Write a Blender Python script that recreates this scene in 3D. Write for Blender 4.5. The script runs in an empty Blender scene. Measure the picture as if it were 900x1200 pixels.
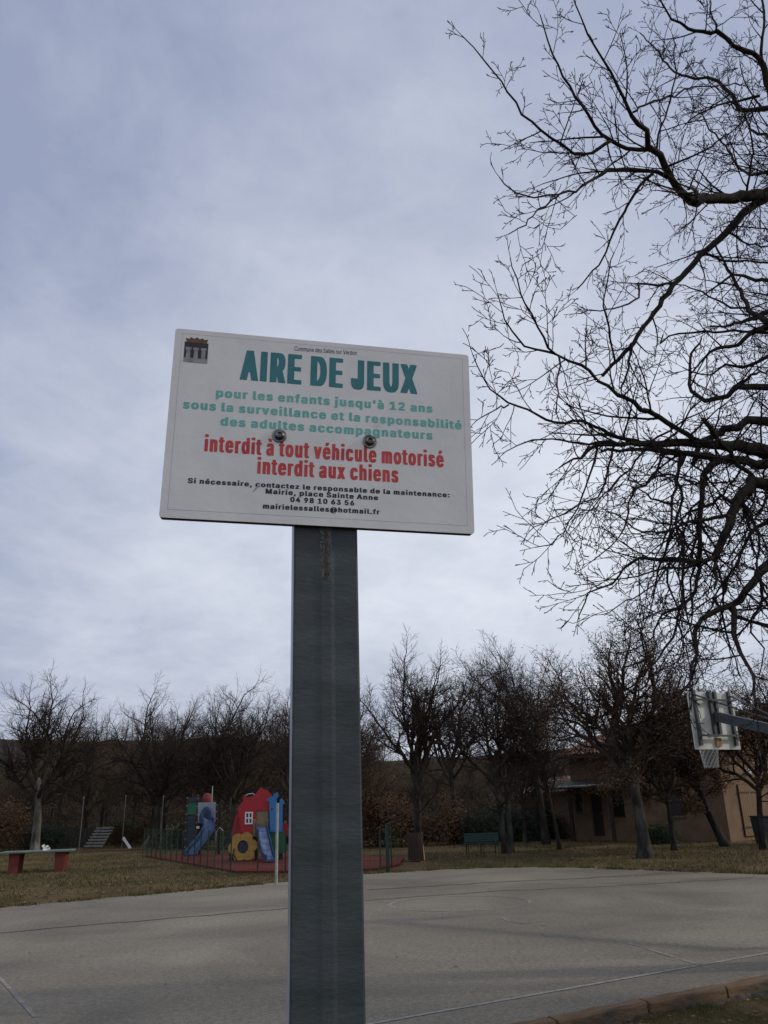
import bpy, bmesh, math, random
from mathutils import Vector, Matrix, noise
rad = math.radians
S = bpy.context.scene
COL = S.collection

# ------------------------------------------------------------------ camera
PITCH, ROLL = rad(19.9), rad(1.69)
cam_d = bpy.data.cameras.new('camera'); cam = bpy.data.objects.new('camera', cam_d); COL.objects.link(cam)
cam_d.sensor_fit = 'VERTICAL'; cam_d.angle = 2*math.atan(600/968.0)
cam_d.clip_start = 0.05; cam_d.clip_end = 5000
F_ = Vector((0, math.cos(PITCH), math.sin(PITCH)))
R0 = Vector((1, 0, 0)); U0 = Vector((0, -math.sin(PITCH), math.cos(PITCH)))
R_ = R0*math.cos(ROLL) - U0*math.sin(ROLL); U_ = R0*math.sin(ROLL) + U0*math.cos(ROLL)
cam.matrix_world = Matrix(((R_.x, U_.x, -F_.x, 0), (R_.y, U_.y, -F_.y, 0), (R_.z, U_.z, -F_.z, 1.55), (0, 0, 0, 1)))
S.camera = cam
S.render.resolution_x, S.render.resolution_y = 768, 1024

# ------------------------------------------------------------------ light
SUN_EL, SUN_AZ = rad(27), rad(87)          # azimuth from +Y towards +X
W = bpy.data.worlds.new('World'); S.world = W; W.use_nodes = True
nt = W.node_tree; nt.nodes.clear(); N = nt.nodes.new; LK = nt.links.new
out = N('ShaderNodeOutputWorld'); bg = N('ShaderNodeBackground'); bg.inputs[1].default_value = 0.1
sky = N('ShaderNodeTexSky'); sky.sky_type = 'NISHITA'; sky.sun_disc = False
sky.sun_elevation = SUN_EL; sky.sun_rotation = SUN_AZ; sky.air_density = 1.3; sky.dust_density = 2.0
tc = N('ShaderNodeTexCoord'); sep = N('ShaderNodeSeparateXYZ'); LK(tc.outputs['Generated'], sep.inputs[0])
def wm(op, a, b=None, clamp=False):
    n = N('ShaderNodeMath'); n.operation = op; n.use_clamp = clamp
    for i, v in enumerate((a, b)):
        if v is None: continue
        if isinstance(v, (int, float)): n.inputs[i].default_value = v
        else: LK(v, n.inputs[i])
    return n.outputs[0]
zc = wm('ADD', wm('MAXIMUM', sep.outputs[2], 0.0), 0.22)
comb = N('ShaderNodeCombineXYZ'); LK(wm('DIVIDE', sep.outputs[0], zc), comb.inputs[0]); LK(wm('DIVIDE', sep.outputs[1], zc), comb.inputs[1])
def wnoise(scale, detail, rough, dist, loc, sc=(1, 1, 1), rz=0):
    mp = N('ShaderNodeMapping'); mp.inputs['Location'].default_value = loc; mp.inputs['Scale'].default_value = sc
    mp.inputs['Rotation'].default_value = (0, 0, rz)
    LK(comb.outputs[0], mp.inputs[0]); n = N('ShaderNodeTexNoise'); n.inputs['Scale'].default_value = scale
    n.inputs['Detail'].default_value = detail; n.inputs['Roughness'].default_value = rough; n.inputs['Distortion'].default_value = dist
    LK(mp.outputs[0], n.inputs['Vector']); return n.outputs['Fac']
n1 = wnoise(0.75, 3, 0.5, 0.3, (3.1, 1.7, 0))
n2 = wnoise(2.6, 7, 0.6, 0.4, (0.4, 7.2, 0), (1, 0.75, 1), 0.5)
n3 = wnoise(5.5, 8, 0.62, 0.3, (2.4, 1.2, 0))
mixn = wm('ADD', wm('MULTIPLY', n1, 0.32), wm('ADD', wm('MULTIPLY', n2, 0.42), wm('MULTIPLY', n3, 0.26)))
# thin bright part of the cloud layer low in front of us, and the veiled sun to the right
def lobe(v):
    sd = N('ShaderNodeVectorMath'); sd.operation = 'DOT_PRODUCT'; LK(tc.outputs['Generated'], sd.inputs[0]); sd.inputs[1].default_value = v
    return sd.outputs['Value']
sv = Vector((math.sin(SUN_AZ)*math.cos(SUN_EL), math.cos(SUN_AZ)*math.cos(SUN_EL), math.sin(SUN_EL)))
bank = wm('POWER', wm('MAXIMUM', lobe(Vector((.17, .94, .28)).normalized()), 0.0), 13.0)
bank = wm('ADD', bank, wm('MULTIPLY', wm('POWER', wm('MAXIMUM', lobe(Vector((-.30, .90, .34)).normalized()), 0.0), 22.0), 0.42))
glow = wm('POWER', wm('MAXIMUM', lobe(sv), 0.0), 2.0)
back = wm('MAXIMUM', lobe(Vector((0, -1, .5)).normalized()), 0.0)
fac = wm('ADD', wm('ADD', wm('MULTIPLY', bank, 0.95), wm('MULTIPLY', glow, 0.50)), wm('ADD', wm('MULTIPLY', wm('SUBTRACT', mixn, 0.5), 2.3), wm('ADD', wm('MULTIPLY', back, 0.75), -0.02)))
fac = wm('MINIMUM', wm('MAXIMUM', fac, 0.0), 1.15)
cl = N('ShaderNodeMix'); cl.data_type = 'RGBA'; cl.clamp_factor = False; LK(fac, cl.inputs[0])
cl.inputs[6].default_value = (3.35, 3.85, 5.45, 1); cl.inputs[7].default_value = (7.5, 7.9, 8.9, 1)
mx = N('ShaderNodeMix'); mx.data_type = 'RGBA'; mx.inputs[0].default_value = 0.90
LK(sky.outputs[0], mx.inputs[6]); LK(cl.outputs[2], mx.inputs[7])
LK(mx.outputs[2], bg.inputs[0]); LK(bg.outputs[0], out.inputs[0])

sun_d = bpy.data.lights.new('sun', 'SUN'); sun_d.energy = 1.5; sun_d.angle = rad(2.5); sun_d.color = (1.0, 0.91, 0.78)
sun = bpy.data.objects.new('sun', sun_d); COL.objects.link(sun); sun.rotation_euler = (-sv).to_track_quat('-Z', 'Y').to_euler()
S.view_settings.view_transform = 'Standard'; S.view_settings.look = 'None'; S.view_settings.exposure = 0.0; S.view_settings.gamma = 1.0

# ------------------------------------------------------------------ materials
def mat(name, c1, c2=None, scale=8.0, rough=0.8, metal=0.0, bump=0.0, bscale=None, detail=5, c3=None, s3=0.6, stretch=(1, 1, 1), spec=0.4, lo=0.38, hi=0.62, rand=0.0, alpha=None, c3lo=0.5, c3hi=0.66):
    m = bpy.data.materials.new(name); m.use_nodes = True; t = m.node_tree; b = t.nodes['Principled BSDF']
    b.inputs['Roughness'].default_value = rough; b.inputs['Metallic'].default_value = metal; b.inputs['Specular IOR Level'].default_value = spec
    c1 = tuple(c1)+(1,)
    if c2 is None: c2 = tuple(x*0.8 for x in c1[:3])
    c2 = tuple(c2)+(1,)
    tcn = t.nodes.new('ShaderNodeTexCoord'); mp = t.nodes.new('ShaderNodeMapping'); mp.inputs['Scale'].default_value = stretch
    t.links.new(tcn.outputs['Object'], mp.inputs[0])
    nz = t.nodes.new('ShaderNodeTexNoise'); nz.inputs['Scale'].default_value = scale; nz.inputs['Detail'].default_value = detail; nz.inputs['Roughness'].default_value = 0.6
    t.links.new(mp.outputs[0], nz.inputs['Vector'])
    r = t.nodes.new('ShaderNodeValToRGB'); r.color_ramp.elements[0].position = lo; r.color_ramp.elements[1].position = hi
    r.color_ramp.elements[0].color = c1; r.color_ramp.elements[1].color = c2
    t.links.new(nz.outputs['Fac'], r.inputs[0]); col = r.outputs[0]
    if c3 is not None:
        n3 = t.nodes.new('ShaderNodeTexNoise'); n3.inputs['Scale'].default_value = s3; n3.inputs['Detail'].default_value = 4
        t.links.new(mp.outputs[0], n3.inputs['Vector'])
        r3 = t.nodes.new('ShaderNodeMapRange'); r3.inputs['From Min'].default_value = c3lo; r3.inputs['From Max'].default_value = c3hi
        t.links.new(n3.outputs['Fac'], r3.inputs[0])
        x = t.nodes.new('ShaderNodeMix'); x.data_type = 'RGBA'; t.links.new(r3.outputs[0], x.inputs[0]); t.links.new(col, x.inputs[6]); x.inputs[7].default_value = tuple(c3)+(1,)
        col = x.outputs[2]
    if rand:
        oi = t.nodes.new('ShaderNodeObjectInfo'); mr = t.nodes.new('ShaderNodeMapRange'); mr.inputs['To Min'].default_value = 1-rand; mr.inputs['To Max'].default_value = 1+rand
        t.links.new(oi.outputs['Random'], mr.inputs[0]); sc = t.nodes.new('ShaderNodeVectorMath'); sc.operation = 'SCALE'
        t.links.new(col, sc.inputs[0]); t.links.new(mr.outputs[0], sc.inputs['Scale']); col = sc.outputs[0]
    t.links.new(col, b.inputs['Base Color'])
    if bump:
        nb = t.nodes.new('ShaderNodeTexNoise'); nb.inputs['Scale'].default_value = bscale or scale*3; nb.inputs['Detail'].default_value = 6
        t.links.new(mp.outputs[0], nb.inputs['Vector'])
        bp = t.nodes.new('ShaderNodeBump'); bp.inputs['Strength'].default_value = bump; bp.inputs['Distance'].default_value = 0.02
        t.links.new(nb.outputs['Fac'], bp.inputs['Height']); t.links.new(bp.outputs[0], b.inputs['Normal'])
    if alpha is not None: b.inputs['Alpha'].default_value = alpha
    return m
M = {}
M['bark'] = mat('dark_bark', (.028, .022, .020), (.055, .046, .038), 14, .95, bump=.6, bscale=30, stretch=(1, 1, .35), c3=(.05, .055, .032), s3=2.5, spec=.1)
M['twig'] = mat('twig_bark', (.026, .019, .021), (.045, .033, .032), 20, .95, spec=.1)
M['bark_far'] = mat('oak_bark', (.024, .020, .018), (.055, .048, .042), 5, .95, bump=.6, bscale=16, stretch=(1, 1, .3), c3=(.09, .095, .075), s3=1.4, spec=.05)
M['bark_pale'] = mat('lichen_grey_bark', (.028, .025, .023), (.07, .066, .062), 4, .95, bump=.8, bscale=16, stretch=(1, 1, .4), c3=(.11, .11, .10), s3=1.9, spec=.05)
M['bark_left'] = mat('pale_lichen_bark', (.05, .045, .04), (.14, .13, .115), 4, .95, bump=.8, bscale=16, stretch=(1, 1, .4), c3=(.2, .19, .17), s3=1.6, spec=.05)
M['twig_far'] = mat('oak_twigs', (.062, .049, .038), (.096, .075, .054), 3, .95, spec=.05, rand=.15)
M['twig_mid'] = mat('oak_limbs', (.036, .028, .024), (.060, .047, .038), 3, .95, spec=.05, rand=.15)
M['leaf'] = mat('dead_oak_leaves', (.075, .042, .024), (.155, .088, .045), 6, .8, spec=.15, rand=.1)
M['leaf_olive'] = mat('dull_olive_leaves', (.035, .035, .015), (.075, .062, .028), 5, .8, spec=.15)
M['ever'] = mat('dark_evergreen_leaves', (.016, .026, .014), (.04, .052, .026), 5, .7, spec=.2)
M['litter'] = mat('dry_leaf_litter', (.10, .06, .032), (.30, .20, .11), 9, .85, spec=.15)
M['grass_blade'] = mat('dry_winter_grass', (.055, .06, .022), (.15, .12, .055), 2.5, .85, spec=.15)
M['zinc'] = mat('weathered_galvanised_steel', (.050, .062, .064), (.080, .094, .098), 16, .6, .2, bump=.09, bscale=190, stretch=(.45, .45, 1.3), c3=(.040, .047, .050), s3=6, spec=.35)
M['zinc_bright'] = mat('bright_galvanised_steel', (.36, .38, .41), (.50, .52, .56), 12, .45, .3)  # rails and handles; on the sign post it paints in reflected sky
M['steel'] = mat('bolt_steel', (.10, .10, .10), (.22, .21, .20), 80, .28, .9, c3=(.09, .08, .075), s3=90)
M['edge'] = mat('dark_board_edge', (.035, .032, .03), (.07, .06, .055), 20, .7)
def asphalt():
    m = bpy.data.materials.new('worn_grey_asphalt'); m.use_nodes = True; t = m.node_tree; b = t.nodes['Principled BSDF']; n = t.nodes.new; l = t.links.new
    b.inputs['Roughness'].default_value = .66; b.inputs['Specular IOR Level'].default_value = .34
    tcn = n('ShaderNodeTexCoord')
    def nz(s, d, r=.6, dist=0, sc=(1, 1, 1), rz=0):
        mp = n('ShaderNodeMapping'); mp.inputs['Scale'].default_value = sc; mp.inputs['Rotation'].default_value = (0, 0, rz); l(tcn.outputs['Object'], mp.inputs[0])
        x = n('ShaderNodeTexNoise'); x.inputs['Scale'].default_value = s; x.inputs['Detail'].default_value = d; x.inputs['Roughness'].default_value = r; x.inputs['Distortion'].default_value = dist
        l(mp.outputs[0], x.inputs['Vector']); return x.outputs['Fac']
    def mr(v, a, b_, c, d):
        x = n('ShaderNodeMapRange'); x.inputs[1].default_value = a; x.inputs[2].default_value = b_; x.inputs[3].default_value = c; x.inputs[4].default_value = d; l(v, x.inputs[0]); return x.outputs[0]
    def mul(a, c):
        x = n('ShaderNodeMath'); x.operation = 'MULTIPLY'; l(a, x.inputs[0]); l(c, x.inputs[1]); return x.outputs[0]
    fine = mr(nz(95, 3, .9), .38, .62, .35, 1.65); grit = mr(nz(17, 6, .9), .37, .63, .55, 1.45)
    big = mr(nz(.28, 5, .6, .8), .35, .65, .70, 1.22); streak = mr(nz(.7, 5, .6, .5, (.14, 1, 1), -.20), .38, .66, 1.04, .88)
    k = mul(mul(fine, grit), mul(big, streak))
    v = n('ShaderNodeVectorMath'); v.operation = 'SCALE'; v.inputs[0].default_value = (.188, .161, .114); l(k, v.inputs['Scale'])
    l(v.outputs[0], b.inputs['Base Color'])
    bp = n('ShaderNodeBump'); bp.inputs['Strength'].default_value = .5; bp.inputs['Distance'].default_value = .008; l(nz(90, 5, .7), bp.inputs['Height']); l(bp.outputs[0], b.inputs['Normal'])
    return m
M['asphalt'] = asphalt()
M['ground'] = mat('winter_lawn', (.042, .038, .012), (.088, .062, .026), 3.2, .95, bump=1.0, bscale=22, c3=(.13, .088, .044), s3=.35, spec=.1, detail=9, c3lo=.42, c3hi=.62)
def sign_white():
    m = mat('dirty_white_sign_face', (.76, .75, .73), (.69, .68, .66), 9, .42, c3=(.60, .575, .52), s3=22, spec=.4, c3lo=.66, c3hi=.80, bump=.03, bscale=60); return m
M['sign'] = sign_white()
M['teal'] = mat('faded_dark_teal_print', (.026, .165, .195), (.036, .20, .225), 30, .5)
M['ltteal'] = mat('faded_pale_teal_print', (.13, .42, .38), (.17, .47, .42), 30, .5)
M['red_print'] = mat('faded_red_print', (.52, .04, .042), (.58, .07, .065), 40, .5)
M['ink'] = mat('dark_navy_print', (.012, .012, .035), (.02, .02, .045), 30, .5)
M['crown'] = mat('brown_crown_print', (.10, .045, .025), (.16, .075, .04), 90, .5)
M['shield'] = mat('black_shield_print', (.013, .012, .022), (.03, .028, .04), 80, .5)
M['silver'] = mat('grey_tower_print', (.20, .19, .20), (.34, .33, .34), 120, .5)
M['line'] = mat('thin_grey_line', (.38, .38, .40), None, 20, .5)
M['paint'] = mat('worn_white_paint', (.36, .35, .32), (.23, .22, .195), 26, .9, c3=(.21, .20, .178), s3=5, spec=.2, c3lo=.52, c3hi=.66)
M['paint_faint'] = mat('nearly_gone_paint', (.34, .32, .28), (.22, .20, .165), 20, .9, c3=(.205, .195, .175), s3=2.5, spec=.2, c3lo=.45, c3hi=.56)
M['tar'] = mat('dark_crack_filler', (.045, .042, .038), (.09, .085, .075), 30, .95, spec=.1)
M['kerb'] = mat('reddish_brown_edging', (.145, .090, .052), (.21, .138, .085), 6, .9, bump=.9, bscale=30, c3=(.08, .066, .05), s3=3, stretch=(.4, 1, 1), spec=.15, rand=.12)
M['footing'] = mat('rough_concrete_footing', (.045, .038, .03), (.11, .095, .08), 12, .95, bump=1, bscale=25, c3=(.03, .026, .02), s3=5)
M['soil'] = mat('dark_soil_clod', (.035, .028, .02), (.07, .055, .04), 12, .95, bump=1, bscale=30)
M['red'] = mat('red_play_panel', (.42, .022, .03), (.34, .02, .025), 3, .55, rand=.02)
M['dark_red'] = mat('dull_crimson_plastic', (.20, .014, .02), (.15, .012, .018), 3, .6)
M['red_rubber'] = mat('red_rubber_surfacing', (.12, .030, .021), (.17, .046, .032), 9, .95, c3=(.12, .045, .03), s3=.8, spec=.1)
M['yellow'] = mat('ochre_yellow_play_panel', (.46, .27, .06), (.38, .22, .05), 3, .6)
M['blue'] = mat('bright_blue_play_panel', (.045, .20, .47), (.035, .165, .40), 3, .5)
M['slide_blue'] = mat('dark_blue_slide_plastic', (.022, .048, .12), (.028, .062, .155), 3, .4)
M['slide_mid'] = mat('mid_blue_slide_bed', (.06, .095, .19), (.04, .065, .14), 5, .4)
M['slide_pale'] = mat('pale_blue_worn_slide_bed', (.20, .26, .42), (.08, .13, .27), 5, .35)
M['green'] = mat('green_play_panel', (.012, .10, .045), (.02, .13, .06), 4, .55)
M['navy'] = mat('dark_navy_play_panel', (.018, .028, .045), (.028, .04, .06), 4, .6)
M['grey_panel'] = mat('light_grey_play_panel', (.22, .24, .28), (.28, .30, .34), 4, .5)
M['plywood'] = mat('tan_plywood', (.20, .15, .085), (.27, .20, .12), 4, .7, stretch=(1, 1, 4))
M['white'] = mat('white_plastic', (.78, .77, .75), (.7, .69, .67), 9, .5)
M['white_board'] = mat('dirty_white_backboard', (.80, .81, .75), (.70, .72, .66), 2.2, .6, c3=(.55, .57, .50), s3=1.8)
M['hoop_steel'] = mat('dull_dark_grey_steel', (.055, .064, .072), (.085, .095, .105), 6, .55, .3)
M['post_grey'] = mat('pale_grey_post_steel', (.26, .27, .25), (.34, .35, .33), 8, .6, .2)
M['ochre'] = mat('rusty_ochre_plate', (.36, .23, .08), (.24, .13, .05), 20, .7)
M['net'] = mat('white_net_cord', (.40, .40, .38), (.5, .5, .48), 20, .8)
M['rim'] = mat('rusty_red_rim', (.14, .05, .03), (.22, .08, .05), 20, .7)
M['green_metal'] = mat('dark_green_metal', (.008, .030, .020), (.012, .038, .026), 6, .5)
M['teal_bench'] = mat('dark_teal_painted_slats', (.008, .034, .032), (.012, .046, .043), 6, .6, stretch=(1, 4, 4))
M['wood_bin'] = mat('brown_weathered_wood', (.028, .018, .012), (.055, .035, .022), 6, .85, stretch=(3, 3, .5), bump=.4)
M['wood_grey'] = mat('grey_weathered_wood', (.12, .115, .10), (.20, .19, .17), 6, .85, stretch=(.5, 3, 3))
M['pole'] = mat('dull_grey_pole', (.09, .09, .085), (.13, .13, .12), 4, .8)
M['wood_dark'] = mat('dark_weathered_boards', (.035, .03, .026), (.065, .056, .048), 6, .9, stretch=(3, 3, .5), rand=.2)
M['wood_yellow'] = mat('yellow_wood_stick', (.42, .29, .12), (.5, .36, .16), 6, .8)
M['table_top'] = mat('green_grey_concrete_top', (.10, .145, .115), (.14, .185, .15), 4, .8)
M['table_leg'] = mat('brick_red_painted_concrete', (.17, .034, .024), (.12, .026, .02), 5, .85)
M['stucco'] = mat('orange_pink_stucco', (.215, .145, .092), (.17, .115, .075), 1.2, .95, bump=.5, bscale=60, c3=(.12, .09, .066), s3=.5, spec=.1)
M['tile'] = mat('terracotta_roof_tile', (.22, .12, .085), (.33, .20, .145), 3, .9, c3=(.16, .11, .085), s3=1.5, rand=.1, spec=.15)
M['shutter'] = mat('brown_painted_shutter', (.15, .09, .045), (.19, .12, .06), 3, .75, stretch=(6, 6, .6))
M['dark_wood'] = mat('dark_brown_joinery', (.022, .016, .012), (.035, .026, .02), 5, .7)
M['glass'] = mat('dark_window_glass', (.01, .012, .014), (.015, .016, .018), 4, .15)
M['gutter'] = mat('pale_gutter', (.45, .45, .45), None, 5, .5)
M['hill'] = mat('wooded_hillside', (.026, .026, .024), (.052, .047, .042), .05, 1, bump=1, bscale=.35, c3=(.068, .052, .042), s3=.02, detail=10, spec=.02)
M['orange'] = mat('orange_plastic', (.55, .17, .05), None, 5, .6)
M['bin_grey'] = mat('dark_grey_bin', (.03, .032, .036), (.05, .052, .056), 5, .6)

# ------------------------------------------------------------------ helpers
class MB:
    def __init__(s): s.v = []; s.f = []; s.m = []
    def add(s, vs, fs, mi=0):
        o = len(s.v); s.v += [tuple(p) for p in vs]; s.f += [tuple(i+o for i in f) for f in fs]; s.m += [mi]*len(fs)
    def box(s, c, sz, R=None, mi=0):
        c = Vector(c); h = Vector(sz)/2
        vs = [Vector((x*h.x, y*h.y, z*h.z)) for x in (-1, 1) for y in (-1, 1) for z in (-1, 1)]
        if R is not None: vs = [R @ p for p in vs]
        s.add([c+p for p in vs], [(0, 1, 3, 2), (4, 6, 7, 5), (0, 4, 5, 1), (2, 3, 7, 6), (0, 2, 6, 4), (1, 5, 7, 3)], mi)
    def prism(s, poly, a, d, mi=0, origin=(0, 0, 0)):
        """poly: 2-D outline in the X-Z plane, extruded from y=a to y=a+d"""
        o = Vector(origin); n = len(poly)
        vs = [o+Vector((x, a, z)) for x, z in poly]+[o+Vector((x, a+d, z)) for x, z in poly]
        s.add(vs, [tuple(range(n)), tuple(range(2*n-1, n-1, -1))]+[(i, i+n, (i+1) % n+n, (i+1) % n) for i in range(n)], mi)
    def tube(s, pts, rr, k=6, cap=True, mi=0):
        n = len(pts); P = [Vector(p) for p in pts]; base = len(s.v)
        u = None
        for i, p in enumerate(P):
            t = (P[min(i+1, n-1)]-P[max(i-1, 0)])
            if t.length < 1e-9: t = Vector((0, 0, 1))
            t.normalize()
            if u is None: u = t.orthogonal().normalized()
            else:
                u = u-t*u.dot(t)
                u = u.normalized() if u.length > 1e-6 else t.orthogonal().normalized()
            w = t.cross(u); r = rr[i] if isinstance(rr, (list, tuple)) else rr
            for j in range(k):
                a = 2*math.pi*j/k; q = p+u*(r*math.cos(a))+w*(r*math.sin(a)); s.v.append((q.x, q.y, q.z))
        for i in range(n-1):
            a = base+i*k
            for j in range(k):
                j2 = (j+1) % k; s.f.append((a+j, a+j2, a+k+j2, a+k+j)); s.m.append(mi)
        if cap and k > 3:
            s.f.append(tuple(base+j for j in range(k-1, -1, -1))); s.f.append(tuple(base+(n-1)*k+j for j in range(k))); s.m += [mi, mi]
    def ring(s, c, R, r, ax, k=24, kk=6):
        c = Vector(c); ax = Vector(ax).normalized(); u = ax.orthogonal().normalized(); w = ax.cross(u)
        pts = [c+u*R*math.cos(2*math.pi*i/k)+w*R*math.sin(2*math.pi*i/k) for i in range(k+1)]; s.tube(pts, r, kk, False)
    def build(s, name, m, parent=None, smooth=False, bevel=0, loc=None):
        me = bpy.data.meshes.new(name); me.from_pydata(s.v, [], s.f)
        ms = m if isinstance(m, (list, tuple)) else [m]
        for x in ms: me.materials.append(M[x])
        if len(ms) > 1: me.polygons.foreach_set('material_index', s.m)
        me.update()
        if smooth: me.polygons.foreach_set('use_smooth', [True]*len(me.polygons))
        if bevel:
            bm = bmesh.new(); bm.from_mesh(me); bmesh.ops.recalc_face_normals(bm, faces=bm.faces)
            bmesh.ops.bevel(bm, geom=[e for e in bm.edges if e.calc_length() > bevel*2.5 and (len(e.link_faces) == 2 and e.calc_face_angle(0) > .5)], offset=bevel, segments=1, affect='EDGES', profile=.5)
            bm.to_mesh(me); bm.free()
        o = bpy.data.objects.new(name, me); COL.objects.link(o); o.parent = parent
        if loc is not None: o.location = loc
        return o
def tag(o, label=None, cat=None, group=None, kind=None):
    if label: o['label'] = label
    if cat: o['category'] = cat
    if group: o['group'] = group
    if kind: o['kind'] = kind
    return o
def empty(name, loc=(0, 0, 0), rz=0, label=None, cat=None, group=None):
    o = bpy.data.objects.new(name, None); COL.objects.link(o); o.location = loc; o.rotation_euler = (0, 0, rz); o.empty_display_size = .2
    return tag(o, label, cat, group)
def copy_tree(o, parent=None):
    c = o.copy(); COL.objects.link(c); c.parent = parent
    for ch in list(o.children): copy_tree(ch, c)
    return c
rnd = random.Random(7)

# ------------------------------------------------------------------ ground
KO = Vector((.98, 7.22)); KE = Vector((.854, .521)).normalized(); KN = Vector((-KE.y, KE.x))   # kerb line, its direction, and the way into the court
def st(s, t): return KO+KE*s+KN*t
def gz(s, t):
    p = st(s, t); a = noise.noise(Vector((p.x*1.1, p.y*1.1, 0)))*.02+noise.noise(Vector((p.x*.12, p.y*.12, 3)))*.05
    if t < -.1:
        return -.085+noise.noise(Vector((p.x*5, p.y*5, 0)))*.035+a
    if t < 15.2 and -20 < s < 13.5: return -.09
    far = max(0, min(1, (t-15)/40))
    return -.035+a*.5+far*.1*noise.noise(Vector((p.x*.05, p.y*.05, 9)))
def axis_lines(a, b, fine_a, fine_b, step):
    L = []; x = fine_a
    while x <= fine_b: L.append(x); x += step
    g = step; x = fine_b
    while x < b: g *= 1.25; x += g; L.append(x)
    g = step; x = fine_a
    while x > a: g *= 1.25; x -= g; L.insert(0, x)
    return L
ss = axis_lines(-1600, 1600, -2, 6, .12); ts = axis_lines(-1600, 1600, -1.9, 0, .08)
ts = sorted(set([t for t in ts if not 0 < t < 60]+[.3, 2, 5, 8, 11, 13, 14, 15, 15.3, 15.8, 16.5, 17.5]+[19+2*i for i in range(25)]))
mb = MB(); vs = []
for t in ts:
    for s_ in ss:
        p = st(s_, t); vs.append((p.x, p.y, gz(s_, t)))
ns = len(ss); fs = [(j*ns+i, j*ns+i+1, (j+1)*ns+i+1, (j+1)*ns+i) for j in range(len(ts)-1) for i in range(ns-1)]
mb.add(vs, fs); tag(mb.build('ground', 'ground', smooth=True), kind='structure')

# court slab
C0_ = [st(-16, 0), st(14.2, 0), Vector((8.28, 20.04)), Vector((5.0, 23.7)), Vector((4.1, 24.45)), Vector((3.0, 24.85)), Vector((1.4, 24.7)), Vector((-.73, 23.85)), Vector((-2.65, 21.92)), Vector((-7.67, 17.61)), Vector((-14.4, 11.8)), Vector((-19, 8))]
edge = []
for i, a in enumerate(C0_):
    b = C0_[(i+1) % len(C0_)]; n = max(1, int((b-a).length/.35)); d = (b-a).normalized(); q = Vector((-d.y, d.x))
    for k in range(n):
        p = a.lerp(b, k/n)
        if i > 0: p = p+q*(noise.noise(Vector((p.x*1.4, p.y*1.4, 5)))*.12+noise.noise(Vector((p.x*5, p.y*5, 8)))*.04)
        edge.append(p)
bm = bmesh.new(); tv = [bm.verts.new((p.x, p.y, 0)) for p in edge]; ft = bm.faces.new(tv)
bv = [bm.verts.new((p.x, p.y, -.12)) for p in edge]
for i in range(len(tv)): bm.faces.new((tv[i], bv[i], bv[(i+1) % len(bv)], tv[(i+1) % len(tv)]))
bmesh.ops.recalc_face_normals(bm, faces=bm.faces); bmesh.ops.triangulate(bm, faces=[ft])
me = bpy.data.meshes.new('court'); bm.to_mesh(me); bm.free(); me.materials.append(M['asphalt'])
court = bpy.data.objects.new('court', me); COL.objects.link(court); tag(court, kind='structure')
def strip(pts, w, name, m, z=.004, seed=0, wob=.0, gaps=0):
    r = random.Random(seed); b = MB(); P = []
    for a, c in zip(pts, pts[1:]):
        n = max(1, int((Vector(c)-Vector(a)).length/.12))
        for k in range(n): P.append(Vector(a).lerp(Vector(c), k/n))
    P.append(Vector(pts[-1]))
    for i in range(len(P)):
        pass
    L = []
    for i, p in enumerate(P):
        d = (P[min(i+1, len(P)-1)]-P[max(i-1, 0)]).normalized(); q = Vector((-d.y, d.x))
        p = p+q*wob*noise.noise(Vector((p.x*2, p.y*2, seed))); ww = w*(.85+.3*r.random())/2; L.append((p+q*ww, p-q*ww))
    for i in range(len(L)-1):
        if gaps and r.random() < gaps: continue
        a, b_ = L[i], L[i+1]
        b.add([(a[0].x, a[0].y, z), (a[1].x, a[1].y, z), (b_[1].x, b_[1].y, z), (b_[0].x, b_[0].y, z)], [(0, 1, 2, 3)])
    return b.build(name, m, court)
def line2(a, b): return [a, b]
strip([(-.18-KE.x*3.3, 7.36-KE.y*3.3), (7.5, 12.2)], .05, 'court_line', 'paint', seed=1)
strip([(-2.55, 7.12), (-4.9, 11.0)], .045, 'court_line', 'paint_faint', seed=2, gaps=.2)
strip([(2.75, 10.95), (3.05, 9.42)], .045, 'court_line', 'paint_faint', seed=3, gaps=.2)
circ = lambda c, r, a0, a1: [(c[0]+r*math.cos(rad(a)), c[1]+r*math.sin(rad(a))) for a in range(a0, a1+1, 6)]
strip(circ((1.12, 15.95), 1.22, 60, 300), .06, 'centre_circle', 'paint', z=.0045, seed=4, gaps=.12)
strip(circ((1.12, 15.95), 1.22, -60, 60), .05, 'centre_circle', 'paint_faint', z=.0045, seed=5, gaps=.1)
strip(circ((2.6, 13.6), 1.0, 150, 245), .045, 'court_arc', 'paint_faint', z=.005, seed=6, gaps=.2)
strip(circ((-.6, 19.6), 1.0, -40, 60), .045, 'court_arc', 'paint_faint', z=.005, seed=7, gaps=.15)
strip([(-7.4, 12.8), (-4.3, 14.6), (-2.2, 15.7), (-.4, 16.9)], .045, 'crack', 'tar', z=.006, seed=8, wob=.1)
strip([(-.6, 19.1), (1.9, 19.9), (3.9, 20.3), (6.5, 21.1)], .055, 'crack', 'tar', z=.006, seed=9, wob=.16)
strip([(-.4, 16.9), (1.8, 17.9), (4.2, 18.2), (7.6, 19.2)], .04, 'crack', 'tar', z=.0065, seed=10, wob=.14)

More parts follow.
